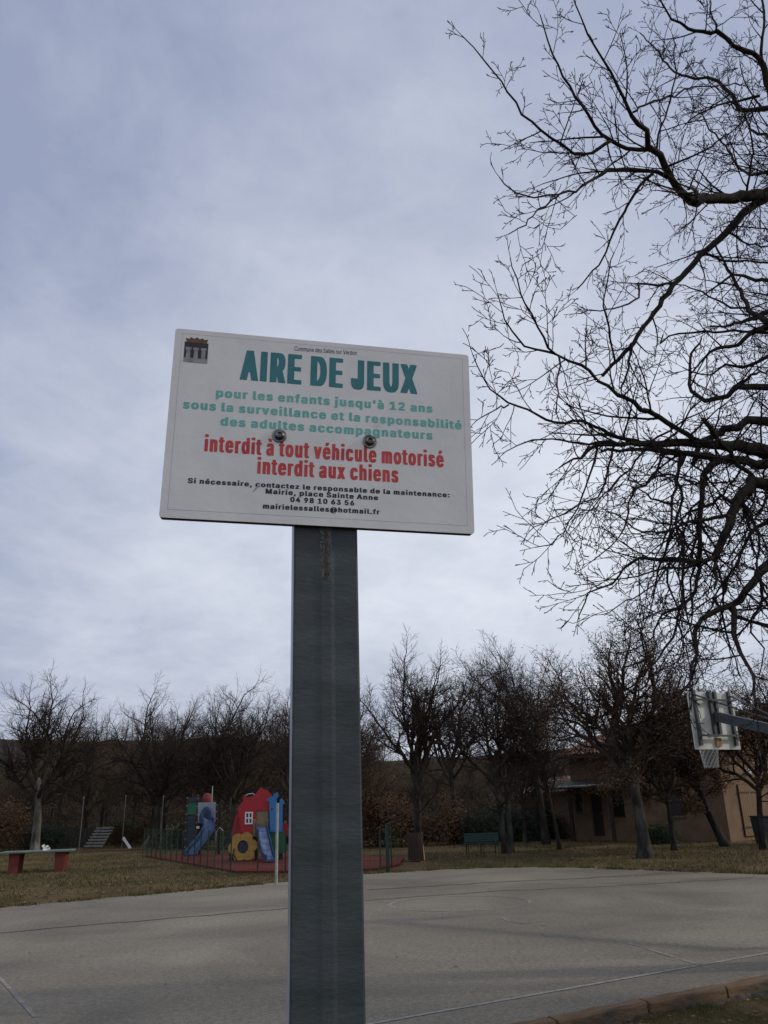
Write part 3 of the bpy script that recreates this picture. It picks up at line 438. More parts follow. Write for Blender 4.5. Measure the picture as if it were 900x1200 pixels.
# letter shapes: closed outlines in thousandths of the type size, one set per weight
LETTERS = [
{'A':["547 -2 358 516 276 519 119 516 27 264 -68 5 -68 -2 -60 -8 129 -10 164 -7 170 -2 216 131 227 132 263 131 310 -2 318 -8 521 -10 537 -9"],'D':["-22 516 -23 -3 -14 -9 12 -10 271 -10 334 -6 369 0 408 12 436 26 474 55 502 89 530 145 539 180 546 257 539 334 528 369 516 397 483 446 440 481 415 495 374 509 335 516 222 519 19 519","215 429 241 418 273 390 296 355 310 306 315 257 310 201 294 152 272 117 237 89 215 80 209 82 209 425"],'E':["-22 516 -24 -2 -14 -9 75 -10 432 -10 449 -9 459 -2 459 61 453 63 418 67 209 68 209 208 209 215 236 219 397 219 437 222 438 292 404 296 236 296 209 299 209 439 236 442 418 442 455 446 454 516 369 519 19 519"],'I':["207 516 103 519 -22 516 -24 -2 -16 -8 187 -10 199 -9 209 -2"],'J':["418 516 321 519 190 516 188 152 188 173 174 182 -8 183 -49 180 -51 145 -47 103 -39 75 -22 44 -7 26 39 -2 118 -16 251 -16 302 -9 331 -2 376 26 402 61 409 75 418 110"],'R':["-22 516 -23 -3 -14 -9 5 -10 201 -8 209 -2 209 82 209 89 215 96 268 -2 278 -9 488 -10 502 -9 509 -5 512 5 405 201 410 208 452 236 472 264 489 306 493 355 489 397 473 439 446 474 404 500 376 510 332 516 236 519 19 519","215 275 209 278 209 425 210 432 215 433 237 418 251 397 258 376 260 348 258 327 251 306 240 292"],'U':["540 515 509 519 439 519 348 519 310 515 307 165 303 144 291 116 275 95 257 84 242 95 226 116 214 144 210 165 207 515 124 519 12 519 -23 515 -24 417 -24 172 -18 123 2 74 29 39 68 11 131 -11 194 -18 299 -18 395 -10 449 11 488 39 516 74 534 116 541 172"],'X':["528 516 446 519 292 516 243 447 236 443 186 516 89 519 -53 516 -53 502 110 264 111 257 -66 5 -65 -3 -51 -9 166 -9 177 -2 236 82 296 -2 308 -9 509 -10 530 -9 537 -5 540 5 363 264 528 502"]},
{'C':["443 449 428 463 408 470 411 477 388 491 324 513 268 516 205 512 163 500 132 484 97 456 73 428 68 421 79 417 79 412 60 407 72 403 72 398 52 393 65 388 65 384 46 379 58 370 40 365 44 358 51 358 51 351 37 349 34 344 37 338 44 337 44 330 29 323 44 316 44 309 30 308 25 302 30 295 37 295 37 288 23 281 37 274 37 267 22 260 37 253 37 246 23 239 37 232 37 225 24 218 37 211 37 204 27 197 30 192 44 190 44 183 31 176 51 162 37 157 44 148 51 148 44 147 44 135 62 99 79 94 79 89 70 85 81 71 100 64 93 62 93 57 107 45 121 43 116 36 137 22 166 8 212 -5 268 -8 324 -4 367 8 396 22 424 43 415 50 436 53 447 64 436 71 450 73 462 85 457 92 450 92 464 93 470 99 456 106 476 113 463 120 482 127 478 133 471 134 471 141 488 148 485 154 471 160 408 159 389 155 385 148 394 140 379 134 395 127 373 120 387 113 366 108 333 78 305 64 275 57 240 61 200 78 170 104 156 106 163 108 164 113 156 119 142 120 149 120 155 127 149 135 128 140 142 148 127 155 137 162 131 169 131 183 114 190 127 197 114 204 114 211 125 218 121 224 107 225 107 232 122 239 107 246 107 253 122 260 107 267 107 274 121 276 124 281 121 286 107 288 126 302 114 309 130 323 121 327 121 333 134 337 136 344 120 351 141 358 135 365 128 365 142 367 153 379 142 387 161 393 205 433 240 449 268 453 296 448 339 428 359 410 373 407 367 400 380 379 387 373 401 372 401 361 388 358 389 351 471 349 490 351 485 359 471 360 471 369 484 372 483 379 478 385 464 386 471 386 477 393 456 400 471 407 449 414 464 421 458 428 435 435 449 442"],'S':["103 13 142 -1 188 -8 287 -4 344 13 378 34 402 62 410 76 398 83 417 90 416 97 406 99 406 104 423 111 423 118 412 125 426 139 425 146 412 153 413 165 422 167 422 174 399 188 413 191 414 195 391 209 398 216 394 223 371 230 364 237 366 244 327 265 175 314 147 334 133 335 140 335 144 342 133 355 119 356 119 363 134 370 119 377 119 388 135 391 136 398 126 403 126 407 144 412 140 419 133 419 147 421 182 447 217 455 245 452 289 433 312 405 330 398 315 391 322 378 413 377 416 391 399 394 398 398 399 403 413 405 413 412 392 419 406 426 399 433 385 433 392 433 399 440 385 460 357 475 358 482 337 496 297 510 245 517 196 515 158 510 117 496 94 482 98 475 70 447 54 440 50 433 64 426 43 419 49 412 56 412 57 405 39 398 36 384 49 380 49 370 36 363 37 356 49 353 50 349 40 342 40 335 56 328 45 321 56 307 77 300 77 295 68 293 73 286 115 258 266 209 301 190 315 188 312 181 315 178 329 174 322 172 322 165 344 153 343 149 327 146 327 132 343 130 344 125 322 112 322 107 329 104 315 98 295 76 280 67 231 53 202 55 161 71 138 90 126 110 112 111 112 118 119 118 125 125 119 131 105 137 42 137 23 125 26 111 42 109 43 104 42 97 35 97 31 90 50 55 77 41 72 34"],'V':["2 498 20 491 7 484 25 435 41 428 34 427 30 421 48 415 36 407 56 400 41 393 56 386 46 379 63 372 51 365 69 358 57 351 67 344 62 337 81 295 80 288 97 282 85 274 105 267 90 260 105 253 95 246 112 239 100 232 119 225 106 218 125 211 111 204 117 197 129 155 137 148 134 141 153 134 139 127 154 120 144 113 161 106 149 99 168 92 155 85 175 78 160 71 174 64 165 57 183 8 195 1 272 -1 293 2 299 8 317 57 307 64 322 71 306 78 327 85 313 92 332 99 320 106 337 113 327 120 342 127 328 134 347 141 344 148 352 155 364 197 370 204 356 211 375 218 362 225 380 232 369 239 385 246 369 253 391 260 376 267 396 274 384 281 401 288 400 295 418 337 413 344 423 351 412 358 426 362 429 365 419 374 434 379 418 386 439 393 425 400 444 407 433 414 447 419 447 426 440 428 454 435 472 484 461 491 475 495 475 501 461 509 398 509 373 498 366 477 377 470 363 466 361 463 371 456 356 449 371 442 351 435 355 428 347 421 339 400 350 393 334 386 350 379 329 372 342 364 325 358 318 337 328 330 313 323 329 316 308 309 322 302 303 295 296 274 299 267 291 260 301 253 286 246 301 239 281 232 293 225 276 218 276 204 269 197 279 192 279 187 265 184 262 176 273 169 257 162 256 155 265 148 250 141 265 134 246 127 244 120 258 113 223 113 244 120 223 125 223 130 234 134 216 141 229 148 222 169 201 176 218 183 201 190 213 197 201 232 190 239 196 246 181 252 191 260 173 267 186 274 166 281 181 288 167 293 174 305 160 309 171 316 153 365 139 371 148 379 131 386 143 393 124 400 138 407 117 414 133 421 118 428 128 435 120 442 123 449 111 484 97 491 106 498 83 509 48 509 20 509"],'a':["349 -1 355 6 341 20 355 27 354 34 341 41 355 48 355 55 341 62 355 69 355 76 341 83 354 90 355 97 341 104 355 118 342 125 342 132 355 139 353 146 342 149 341 153 355 160 355 167 341 174 355 181 355 188 341 195 355 202 355 209 341 216 354 223 355 230 342 237 355 251 342 258 342 265 353 272 349 278 335 279 335 286 350 293 328 307 342 314 328 321 335 328 329 335 321 341 307 342 314 342 316 349 300 362 263 377 202 385 146 382 85 363 58 342 63 328 55 321 41 320 27 300 26 293 39 286 97 275 122 279 111 287 131 293 125 300 118 300 132 301 164 321 186 328 226 321 237 311 259 307 247 300 265 293 265 286 258 285 255 279 258 271 272 269 272 244 226 230 101 209 43 181 31 167 34 160 41 160 27 158 20 146 34 139 20 138 15 132 20 125 27 125 27 118 12 111 14 104 27 102 28 97 27 89 16 83 17 76 35 69 22 62 42 55 29 48 53 20 74 6 125 -8 202 -7 227 -1 272 23 272 16 260 13 259 6 265 -1","272 171 272 163 258 160 258 153 273 146 272 139 258 134 255 118 255 111 265 110 266 104 248 97 216 62 167 49 118 62 118 73 104 76 97 83 112 90 97 97 97 104 104 104 112 118 97 125 141 153 188 167 244 175"],'d':["388 501 367 509 311 509 293 497 304 483 293 476 294 469 305 462 293 455 294 448 305 441 293 434 293 427 305 420 293 413 293 406 305 399 293 392 293 385 304 380 304 374 294 371 293 364 304 359 304 353 297 353 262 376 234 382 185 385 133 378 100 364 59 329 55 322 67 315 47 308 42 301 45 294 52 294 35 287 38 281 45 280 45 273 28 266 31 260 38 259 38 252 21 245 22 238 31 236 32 231 31 226 20 224 18 217 19 210 31 208 32 203 31 198 17 196 16 189 17 182 31 180 32 175 31 170 19 168 20 154 31 152 32 147 31 142 22 140 21 133 38 127 26 119 32 98 53 91 37 84 45 74 59 70 52 70 50 63 59 53 73 50 73 44 66 42 97 14 127 0 165 -7 234 -6 260 0 297 20 311 19 312 14 311 9 296 7 295 0 390 0 381 9 374 9 374 14 390 21 388 28 374 31 374 35 388 39 389 49 373 56 388 61 389 70 373 77 388 82 390 91 373 98 390 105 390 112 373 119 390 126 390 133 373 140 390 147 390 154 373 161 390 168 390 175 373 182 388 188 390 196 373 203 374 207 388 209 390 217 374 224 374 228 388 232 390 238 374 245 374 251 390 259 381 268 374 268 374 274 390 280 388 287 374 290 374 294 390 301 388 309 374 311 373 315 388 320 389 329 373 336 390 343 390 350 373 357 390 364 390 371 373 378 390 385 390 392 373 399 390 406 390 413 373 420 390 427 388 436 373 441 389 448 388 457 373 462 374 466 389 469 388 479 374 483 374 487 388 491","206 51 171 61 140 91 122 97 133 105 129 112 115 117 124 126 122 133 108 137 108 146 115 147 116 161 101 166 100 175 114 182 114 196 101 199 100 210 116 217 115 231 108 232 107 238 122 245 124 252 108 259 129 266 115 274 136 280 160 308 185 322 206 326 225 322 250 308 269 291 284 287 272 280 290 274 280 266 286 259 297 258 297 249 287 245 289 238 304 231 304 223 292 217 293 210 305 203 304 198 295 196 294 189 297 183 311 182 292 168 304 161 304 154 290 147 305 140 286 133 285 126 297 119 280 112 290 107 290 103 272 98 270 91 241 63"],'e':["306 364 271 378 192 385 139 378 95 357 101 350 87 349 79 343 80 336 87 336 73 335 63 329 59 320 66 315 52 311 44 301 52 293 36 287 45 280 45 273 31 269 31 261 38 259 38 252 22 245 32 231 19 224 19 217 32 210 31 206 18 203 17 196 31 189 31 182 17 175 18 168 31 165 32 161 20 154 20 147 38 141 38 133 24 126 38 121 29 112 31 105 45 101 45 96 36 91 52 84 45 83 43 77 49 70 67 63 57 56 62 49 73 38 94 35 87 35 85 28 94 22 108 21 103 14 137 0 213 -9 288 0 331 21 325 28 339 29 360 49 371 63 360 67 360 72 377 77 367 81 367 86 383 91 311 106 288 105 290 98 297 98 283 95 274 84 283 76 269 74 241 56 206 50 183 56 129 83 139 91 129 102 115 105 122 105 126 112 122 118 108 119 108 126 115 126 120 133 115 139 101 140 101 147 116 154 101 161 101 168 381 168 388 172 388 183 373 189 374 196 388 203 374 210 374 217 387 224 374 231 374 238 381 239 385 245 381 253 367 254 367 263 379 266 378 273 360 280 372 287 367 293 353 294 360 294 366 301 345 308 359 315 332 345 311 350 317 357","101 224 101 231 117 238 101 245 115 247 123 259 108 266 122 268 134 280 129 287 122 287 136 288 182 322 206 326 228 322 252 308 269 291 283 289 283 284 273 280 290 274 281 266 298 259 285 252 290 241 304 238 290 232 290 224"],'l':["183 -1 198 6 183 13 183 20 190 21 194 27 190 32 176 34 176 41 189 48 183 55 134 55 138 62 134 67 120 69 120 76 133 83 132 90 120 97 120 104 132 111 127 120 120 121 120 126 132 132 130 139 119 146 132 153 131 160 119 167 132 174 132 181 119 188 132 195 132 202 119 209 132 216 132 223 119 230 131 237 132 244 119 251 131 258 132 265 120 272 132 286 120 292 120 299 132 307 120 321 132 328 119 342 132 349 131 356 119 363 132 370 132 377 119 384 132 391 132 398 119 405 132 412 132 419 119 426 132 433 132 440 119 447 131 454 132 461 119 468 130 475 132 482 120 489 132 503 127 509 43 510 35 503 43 494 50 493 50 488 35 482 37 475 50 472 50 467 43 466 35 461 36 454 51 447 36 441 35 433 51 426 35 419 35 412 51 405 35 398 35 391 51 384 35 377 35 370 51 363 36 356 35 349 51 342 50 338 36 335 35 328 50 321 35 307 50 300 50 293 35 286 50 272 35 265 36 258 50 255 51 251 35 244 36 237 51 230 36 224 35 216 51 209 35 202 35 195 51 188 35 181 35 174 51 167 35 160 35 153 51 146 36 139 35 132 51 125 50 121 37 118 35 111 50 104 35 90 50 83 50 74 37 69 38 62 50 57 57 48 43 41 50 32 64 28 56 20 78 6 109 -1"],'m':["575 15 561 22 561 29 575 36 561 43 561 50 575 57 561 64 561 71 575 78 561 85 561 92 575 99 561 106 561 113 575 120 561 127 561 134 575 141 561 148 561 155 575 162 561 169 561 176 575 183 561 190 561 197 575 204 561 211 561 218 575 225 561 232 561 239 575 246 561 253 560 260 573 267 573 274 571 281 553 288 554 295 569 302 554 307 554 312 563 316 554 333 540 335 548 344 542 351 515 372 498 379 435 387 379 380 337 358 344 351 337 344 323 343 277 379 241 386 176 383 134 363 113 365 113 372 127 374 130 379 35 379 50 370 50 365 35 358 50 344 35 337 37 330 50 323 35 316 36 309 51 302 36 296 36 288 51 281 36 275 35 267 51 260 36 254 35 246 51 239 35 232 35 225 51 218 35 211 35 204 51 197 35 190 35 183 51 176 35 169 35 162 51 155 35 148 35 141 51 134 35 127 36 119 51 113 35 106 36 98 51 92 36 85 36 77 51 71 36 64 35 57 50 50 38 43 35 36 50 29 35 15 50 8 50 1 85 -1 120 1 120 8 132 15 120 29 132 36 130 43 119 50 132 57 131 64 119 71 132 78 132 85 119 92 132 99 132 106 119 113 132 120 132 127 119 134 132 141 132 148 119 155 131 162 132 169 119 176 131 183 132 190 119 197 132 211 120 218 132 232 120 239 119 246 134 253 134 260 120 267 134 269 140 281 134 288 127 288 141 290 171 316 197 326 216 323 239 307 253 304 253 299 246 295 253 281 267 279 268 274 267 269 256 267 256 260 267 246 256 239 257 232 268 225 256 218 256 211 268 204 256 197 256 190 268 183 256 176 256 169 268 162 257 155 256 148 267 142 267 135 256 127 267 113 256 106 257 99 268 92 256 85 256 78 268 71 256 64 256 57 268 50 256 43 256 36 268 29 256 15 274 -1 337 1 337 8 353 15 351 21 337 25 337 29 353 36 351 44 337 46 336 50 353 57 351 65 336 71 353 78 353 85 336 92 353 99 353 106 336 113 353 120 353 127 336 134 353 141 353 148 336 155 353 162 351 171 336 176 351 182 353 190 336 197 337 201 351 203 353 211 337 218 337 222 351 226 353 232 337 239 337 246 351 248 354 253 356 267 344 274 358 279 360 288 387 316 414 326 435 323 470 311 463 302 492 281 491 275 477 274 476 267 484 253 491 253 491 245 478 239 480 232 492 225 478 218 478 211 492 204 478 197 478 190 492 183 478 176 478 169 492 162 479 155 478 148 491 141 478 127 484 119 491 118 491 112 478 106 479 99 492 92 478 85 478 78 492 71 478 64 478 57 492 50 478 43 478 36 492 29 480 22 478 15 491 9 491 1 519 -1 554 -1"],'n':["35 379 50 370 50 365 35 358 43 348 50 348 50 343 35 337 37 330 50 323 35 316 36 309 51 302 35 295 36 288 51 281 35 274 36 266 51 260 35 253 35 246 51 239 35 232 35 225 51 218 35 211 35 204 51 197 35 190 35 183 51 176 35 169 35 162 51 155 35 148 35 141 51 134 36 128 35 120 51 113 36 107 35 99 51 92 36 85 35 78 51 71 36 64 35 57 50 50 38 43 35 36 50 29 35 15 50 8 50 1 113 -1 132 15 130 22 119 29 132 36 132 43 119 50 132 57 132 64 119 71 131 78 132 85 119 92 132 106 120 113 120 121 132 127 130 134 119 141 132 148 132 155 119 162 132 169 132 176 119 183 131 190 132 197 119 204 132 218 120 225 120 232 133 239 120 246 120 253 134 256 136 260 127 264 127 269 141 274 141 281 153 295 148 302 141 302 155 303 195 323 225 323 260 299 274 296 264 288 274 276 288 274 288 265 274 260 275 253 289 246 288 240 281 239 281 226 295 223 295 218 281 215 280 204 295 201 295 197 281 193 279 183 295 180 296 176 281 172 279 162 296 155 278 148 278 141 296 134 278 127 278 120 296 113 278 106 278 99 296 92 278 85 278 78 296 71 295 67 281 66 278 57 296 50 295 46 281 45 278 36 295 29 295 25 281 23 278 15 281 10 295 8 295 1 351 -1 358 1 358 8 372 10 375 15 372 20 358 22 358 29 372 31 375 36 372 41 358 43 358 50 372 52 375 57 372 62 358 64 358 71 372 73 375 78 372 83 358 85 358 92 372 94 375 99 372 104 358 106 358 113 372 115 375 120 372 125 358 127 358 134 372 136 375 141 372 146 358 148 358 155 372 157 375 162 372 167 358 169 358 176 372 178 375 183 372 188 358 190 358 197 372 199 375 204 372 209 358 211 358 218 372 220 375 225 372 230 358 232 358 239 372 241 374 246 372 251 358 253 358 260 373 267 358 274 358 281 365 281 370 288 365 294 351 295 351 302 358 302 363 309 358 315 344 316 351 316 357 323 336 330 347 337 343 344 330 356 316 358 318 365 309 370 260 383 176 380 127 360 112 365 113 370 128 372 130 379"],'o':["107 364 108 357 87 350 94 343 80 342 71 336 73 329 80 329 66 328 59 322 54 315 66 307 52 305 40 294 45 287 52 287 52 280 38 279 32 273 38 266 45 266 45 259 31 258 25 252 31 245 38 245 39 238 21 231 20 224 31 218 32 210 18 203 17 196 31 190 31 182 17 175 31 168 31 161 20 154 24 148 38 147 38 140 24 138 22 133 38 126 38 119 29 112 45 105 45 98 36 91 52 84 45 83 43 77 52 67 66 64 57 56 73 38 94 35 87 35 87 26 108 21 103 14 135 0 176 -7 239 -7 280 0 311 13 311 21 331 28 325 35 339 36 358 56 345 63 367 71 372 77 367 84 360 84 374 85 379 91 374 98 367 98 367 105 381 106 387 112 381 119 374 119 374 126 388 127 394 133 381 140 381 147 396 154 381 161 381 168 395 170 398 175 395 181 381 182 381 189 395 192 398 203 380 210 381 218 395 223 395 231 380 238 381 245 388 246 391 252 388 256 374 259 374 266 381 267 383 273 367 280 367 287 375 294 367 303 353 306 361 315 353 325 339 329 344 336 339 340 325 343 328 350 325 353 304 357 308 364 274 378 192 385 141 378","206 50 183 56 159 70 139 91 129 112 108 119 124 126 122 133 107 140 108 146 115 147 115 158 101 161 101 168 115 175 101 182 101 189 115 196 115 203 100 210 101 215 115 217 117 231 108 233 107 238 123 245 124 252 115 259 129 264 135 280 161 308 185 322 213 325 243 315 276 285 290 281 282 273 285 266 304 259 291 252 293 245 312 238 311 233 298 231 300 217 311 215 312 210 300 203 300 196 318 189 318 182 304 181 300 175 311 168 311 161 298 154 301 147 311 146 312 140 293 133 291 126 304 118 286 112 277 91 257 70 232 56"],'r':["260 373 246 377 239 385 197 386 160 379 127 361 113 363 113 370 127 371 130 379 35 379 50 370 50 365 35 358 50 344 35 337 37 330 50 323 35 316 36 309 51 302 36 296 36 288 51 281 36 275 35 267 51 260 36 254 35 246 51 239 35 232 35 225 51 218 35 211 35 204 51 197 35 190 35 183 51 176 35 169 35 162 51 155 35 148 35 141 51 134 35 127 36 119 51 113 36 107 35 99 51 92 36 85 35 78 50 72 50 67 36 64 35 57 50 51 50 46 38 43 35 36 50 30 50 25 43 25 35 15 50 8 50 1 113 -1 132 15 120 22 120 29 132 36 120 43 120 50 132 57 120 64 120 71 132 78 120 85 120 92 132 99 120 106 120 113 132 120 120 127 120 134 132 141 120 148 120 155 132 162 120 169 120 176 132 183 120 190 120 197 132 204 120 211 120 218 132 225 120 232 120 239 133 246 134 253 120 259 119 267 140 274 146 288 141 295 148 302 162 304 180 316 206 323 258 323 246 327 246 333 261 337 261 344 246 350 245 358 260 364"],'s':["275 371 201 385 121 378 75 357 46 329 34 308 36 301 47 300 47 290 33 289 30 280 33 274 47 273 47 264 32 259 33 251 47 247 47 238 39 231 44 224 61 218 53 210 96 182 218 147 250 120 264 119 250 116 250 109 264 105 265 98 247 91 235 70 236 63 243 63 187 49 166 51 139 63 121 84 112 105 65 105 19 91 21 84 41 77 40 72 26 70 27 63 40 50 54 49 47 35 68 28 65 21 75 14 104 0 143 -7 236 -5 285 10 312 28 334 56 341 70 326 77 345 84 347 98 334 103 333 112 346 119 346 126 341 136 327 138 340 147 320 153 331 161 319 175 288 196 165 231 131 251 117 252 117 271 126 273 129 287 117 291 117 296 131 299 147 315 179 329 243 315 236 315 231 308 243 296 257 294 257 287 249 280 292 279 331 287 327 295 337 301 334 310 320 315 326 322 324 329 306 350 285 357 286 364"],'u':["36 370 36 364 50 360 50 353 35 346 50 339 50 332 35 325 50 318 50 311 35 304 50 297 50 290 35 283 50 276 50 269 35 262 50 255 50 248 35 241 50 234 50 227 35 220 50 213 50 206 35 199 50 192 50 185 35 178 50 171 50 164 35 157 50 150 50 143 35 136 36 129 51 122 50 114 38 108 38 101 43 95 57 94 57 87 50 87 44 80 50 74 64 73 64 66 57 66 51 59 57 52 79 45 66 38 71 31 92 24 89 17 117 3 149 -4 213 -4 246 3 281 23 296 17 295 12 281 10 280 3 375 3 372 9 358 12 358 17 375 24 372 31 358 34 358 38 375 45 372 53 358 55 358 59 375 66 372 75 358 76 357 80 375 87 372 96 358 97 357 101 375 108 374 115 357 122 375 129 375 136 357 143 375 150 375 157 357 164 375 171 375 178 357 185 375 192 375 199 357 206 375 213 375 220 357 227 375 234 375 241 357 248 375 255 372 264 357 269 374 276 372 286 357 290 374 297 372 307 357 311 358 315 373 318 372 329 358 332 358 336 373 339 372 350 358 353 358 357 372 361 372 372 351 379 323 379 281 372 281 360 295 357 295 353 281 350 279 339 295 336 296 332 281 328 279 318 296 311 278 304 278 297 296 290 278 283 278 276 296 269 278 262 278 255 296 248 278 241 278 234 296 227 279 220 281 210 296 206 295 202 281 201 278 192 295 185 295 181 281 179 278 171 295 164 295 158 281 156 278 150 278 143 289 136 288 131 277 129 273 115 281 113 281 102 267 100 245 73 222 59 204 54 177 59 148 84 134 86 144 94 127 99 137 108 134 113 120 115 120 122 134 129 120 136 120 143 132 150 120 164 132 171 119 185 132 192 131 199 119 206 132 213 131 220 119 227 132 234 132 241 119 248 132 255 132 262 119 269 132 276 132 283 119 290 132 297 132 304 119 311 131 318 132 325 119 332 130 339 132 346 120 353 132 367 113 379 57 379"]},
